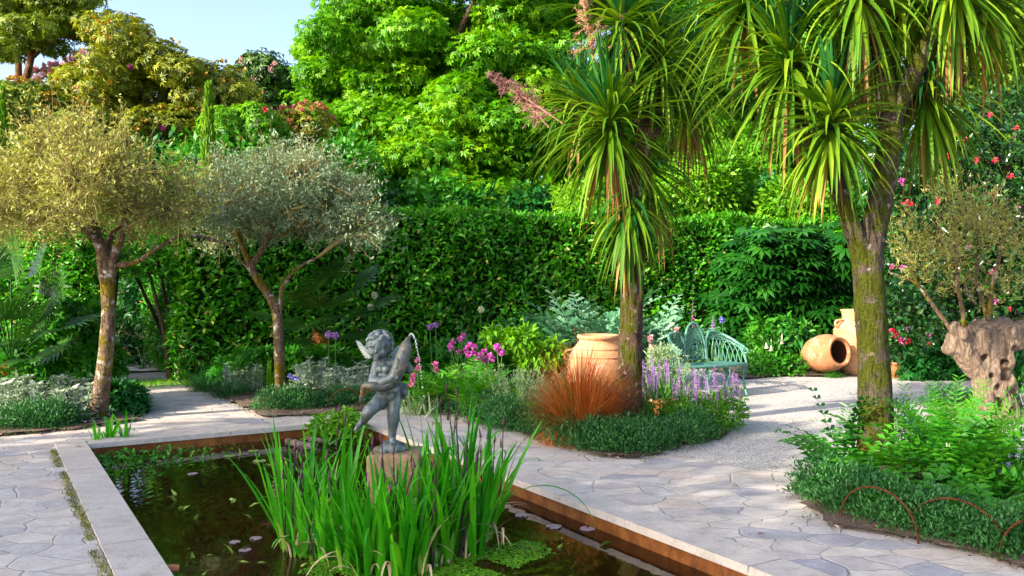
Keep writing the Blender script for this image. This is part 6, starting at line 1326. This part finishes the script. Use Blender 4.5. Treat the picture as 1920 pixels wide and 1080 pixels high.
# hollows and folds in the old wood
me = o.data; co = np.empty(len(me.vertices) * 3); me.vertices.foreach_get('co', co); co = co.reshape(-1, 3); no = np.empty_like(co.ravel()); me.vertices.foreach_get('normal', no); no = no.reshape(-1, 3)
wp = co + OFF[o.name]; dsp = lump(wp * [1, 1, .45], 9, 1) * .022 + lump(wp, 22, 2) * .010
for px, py, r in ((1868, 700, .06), (1885, 735, .05), (1852, 752, .06), (1850, 722, .035), (1878, 765, .045), (1838, 700, .03), (1893, 700, .06), (1830, 668, .03), (1862, 676, .03), (1880, 650, .03)):
    c = P(px, py, Yo); dd = np.hypot(wp[:, 0] - c[0], wp[:, 2] - c[2]); dsp -= np.where(no[:, 1] < 0, 1, 0) * .11 * np.exp(-(dd / r) ** 4)
co = co + no * dsp[:, None]; me.vertices.foreach_set('co', co.ravel()); me.update()
tips = []
for pts, r in (([(1795, 640), (1770, 600), (1735, 553), (1715, 520), (1690, 440)], .028), ([(1808, 632), (1806, 590), (1795, 530), (1790, 450), (1782, 370)], .03), ([(1812, 630), (1800, 560), (1785, 500), (1760, 450), (1735, 430)], .022), ([(1842, 640), (1856, 590), (1858, 545), (1870, 500), (1885, 420), (1890, 370)], .03),
               ([(1852, 600), (1840, 560), (1830, 520), (1838, 470), (1830, 400)], .024), ([(1830, 570), (1815, 550), (1810, 520), (1850, 490)], .018), ([(1905, 625), (1925, 590), (1945, 540), (1950, 450)], .026), ([(1735, 553), (1715, 530), (1680, 515), (1665, 510)], .014), ([(1790, 470), (1820, 420), (1850, 390)], .014), ([(1885, 430), (1920, 400), (1940, 380)], .014), ([(1790, 480), (1765, 440), (1740, 400)], .014)):
    q = spline([P(x, y, Yo + U(-.15, .15) * (i > 0) * (i / len(pts))) for i, (x, y) in enumerate(pts)], 16); mb = MB(); tube(mb, q, rad_along([r, r * .8, r * .35], len(q)), 8, wob=.04); mb.build('branch', M['bark_olive'], rt); tips.append(q)
c, r = boughs([(1740, 440, 12, 60, 40), (1800, 390, 12, 60, 40), (1720, 490, 7, 40, 30), (1870, 420, 10, 50, 50), (1800, 470, 9, 60, 40), (1770, 540, 4, 40, 20), (1900, 480, 8, 40, 60), (1860, 540, 4, 40, 20)], Yo, 392, (.16, .3), .9, .35)
mb = MB(); p, d = crown_pts(c, r, 1000, .3, 1.05); m = len(p); a = p - d * .05; e = p + (d * .3 + rdir(m) * .6 + UP * .4) * U(.08, .24, (m, 1)); prisms(mb, a, e, .0035, .0015); o = mb.build('twig', M['olivetwig'], rt); o['kind'] = 'stuff'
mb = MB(); k = RNG.integers(0, m, 6500); s = U(.1, 1.1, (6500, 1)); pp = a[k] * (1 - s) + e[k] * s; dd = rdir(6500) + UP * .4 + unit(e[k] - a[k]) * .6; ll = U(.03, .065, 6500); scatter(mb, DIA, pp, dd, rdir(6500), ll * .22, ll); mb.build('crown', M['olive'], rt)

# ------------------------------------------------------------------ steel edging hoops, labels, edging angle
def hoop(label, a, b, h, group, r=.007):
    a = np.asarray(a, float); b = np.asarray(b, float); mb = MB(); th = np.linspace(0, math.pi, 26); tube(mb, [(a + b) / 2 + (a - b) / 2 * math.cos(t) + UP * (h * math.sin(t) ** .85 - .02) for t in th], r, 8)
    tag(mb.build('edging_hoop', M['steel'], None, (a + b) / 2), label, 'edging hoop', group)
HG = 'rusty bent rod hoops edging the beds'
hoop('rusty rod hoop in the right bed, nearest the mossy trunk', G(1575, 978), G(1722, 1020), .30, HG, .007); hoop('rusty rod hoop in the right bed, second from the mossy trunk', G(1702, 1004), G(1890, 1046), .30, HG, .007); hoop('rusty rod hoop in the right bed, cut by the photo edge', G(1873, 1052), G(2040, 1090), .30, HG, .007)
wp_ = [V(3.95, u) for u in np.linspace(.2, -2.6, 6)]
for i in range(5): hoop('rusty rod hoop along the pool path bed, %s from the far end' % ORD[i], wp_[i] + np.array([.02, 0, 0]), wp_[i + 1] - np.array([.02, 0, 0]), .27, HG)
for i, (x0, x1) in enumerate(((520, 574), (566, 622), (615, 680), (672, 735))): hoop('rusty rod hoop in front of the right olive, %s from the arch path' % ORD[i], G(x0, 769), G(x1, 764), .26, HG)
mb = MB(); a, b_, c_ = G(1305, 818), G(1348, 826), G(1363, 815)
for p, q in ((a, b_), (b_, c_)):
    d = unit(q - p); n_ = np.array([-d[1], d[0], 0]) * .004; vs = [p - n_, q - n_, q + n_, p + n_]; mb.add([v - UP * .02 for v in vs] + [v + UP * .05 for v in vs], [[4, 5, 6, 7], [0, 1, 5, 4], [1, 2, 6, 5], [2, 3, 7, 6], [3, 0, 4, 7]], 0, None, False)
tag(mb.build('steel_edging', M['steel'], None, b_), 'rusty steel edging corner at the gravel below the violet salvia', 'edging')
def label_plate(lab, foot, c, wv, hv, lines, ts, rz=0.0):
    foot = np.asarray(foot, float); c = np.asarray(c, float); rt = thing('plant_label', lab, 'plant label', foot); mb = MB(); tube(mb, [foot - UP * .02, c + np.array([0, .006, 0])], .004, 6); mb.build('stake', M['black'], rt)
    mb = MB(); box(mb, (0, 0, 0), (wv, .004, hv)); o = mb.build('plate', M['black'], rt, None); 
    v = np.empty(len(o.data.vertices) * 3); o.data.vertices.foreach_get('co', v); v = v.reshape(-1, 3) + OFF[rt.name]; o.data.vertices.foreach_set('co', v.ravel()); o.data.update()
    o.location = [float(x) for x in (c - OFF[rt.name])]; o.rotation_euler = (-.35, rz, 0)
    for i, tx in enumerate(lines):
        cu = bpy.data.curves.new('lettering', 'FONT'); cu.body = tx; cu.size = ts; cu.extrude = .0004; cu.align_x = 'CENTER'; tmp = bpy.data.objects.new('tmp', cu); C.objects.link(tmp); dg = bpy.context.evaluated_depsgraph_get(); me = bpy.data.meshes.new_from_object(tmp.evaluated_get(dg)); bpy.data.objects.remove(tmp)
        me.materials.clear(); me.materials.append(M['white']); t = bpy.data.objects.new('lettering', me); C.objects.link(t); t.parent = o; t.location = (0, -.0035, hv * .18 - i * ts * 1.15); t.rotation_euler = (math.pi / 2, 0, 0)
label_plate('black plant label with white lettering beside the old olive at the right edge', P(1916, 521, 9.6) * [1, 1, 0], P(1913, 752, 9.6), .20, .085, ['Olea europaea'], .028, 1.25)
label_plate('small black plant label at the foot of the mossy trunk', G(1575, 893), P(1574, 862, 7.15), .045, .05, ['Q'], .03, .1)
# fallen leaves on the stones
seed(395)
for i, (px, py, lab) in enumerate(((1420, 1002, 'curled brown leaf fallen on the paving right of the pool'), (1668, 998, 'reddish fallen leaf at the edge of the right bed'), (1372, 912, 'small orange leaf on the paving near the gravel'), (142, 838, 'reddish fallen leaf at the far end of the left coping'))):
    mb = MB(); c = G(px, py, .022); scatter(mb, OVAL, c[None], np.array([[1.0, .4, .05]]), UP[None] + .1, .03, .06); o = mb.build('fallen_leaf', M['strawb'], None, c); tag(o, lab, 'fallen leaf', 'fallen leaves')

# litter and stray plants along the edges of the beds
seed(400); mb = MB(); edges = []
for poly in (bedA, bedB, bedD):
    q = [np.asarray(p, float)[:2] for p in poly]
    for i in range(len(q)):
        a, b = q[i], q[(i + 1) % len(q)]; m = int(np.linalg.norm(b - a) * 60)
        if m: edges.append(a + (b - a) * U(0, 1, (m, 1)) + RNG.normal(size=(m, 2)) * .09)
e = np.concatenate(edges); e = e[(e[:, 1] > 3) & (e[:, 1] < 16) & (np.abs(e[:, 0]) < 9)]; rel = e - np.array([OX, OY]); pv, pu = rel @ vh, rel @ uh; e = e[~((pv > -.02) & (pv < PW + .02) & (pu < .02))]
m = len(e); p = np.column_stack([e, U(.016, .035, m)]); scatter(mb, FOLD, p, rdir(m) * [1, 1, .25], UP + rdir(m) * .5, U(.008, .022, m), U(.015, .05, m)); tag(mb.build('leaf_litter', leafmat('leaf_litter', (.10, .06, .04), (.24, .17, .12), (.45, .36, .27), 0, .85, .1), None, (0, 8, 0)), kind='stuff')
k = RNG.random(m) < .35; mb = MB(); p = p[k] * [1, 1, 0] + np.array([0, 0, .015]); straps(mb, p, U(0, 6.28, len(p)), U(.5, 1.4, len(p)), U(.02, .07, len(p)), .009, .9, 3, OVP); tag(mb.build('edge_weeds', M['bush'], None, (0, 8, 0)), kind='stuff')
c, r = lobes((-12.4, 8.3, 8.0), (1.2, 1.5, 1.9), 14, (.6, 1.0), .8, 91)
shade_tree('tall leafy tree out of view on the left, furthest along', (-12.4, 8.3, 0), c, r, 3600, 92, .42)
c, r = lobes((-12.4, 1.0, 6.6), (1.4, 4.0, 3.4), 26, (.8, 1.3), .8, 93)
shade_tree('broad leafy tree out of view on the left, beside the court', (-12.4, 1, 0), c, r, 7600, 94, .42)
c, r = lobes((-13.5, -5.0, 8.0), (1.5, 3.6, 3.6), 22, (.8, 1.3), .8, 95)
shade_tree('broad leafy tree out of view on the left, behind the viewpoint', (-13.5, -5, 0), c, r, 4600, 96, .42)
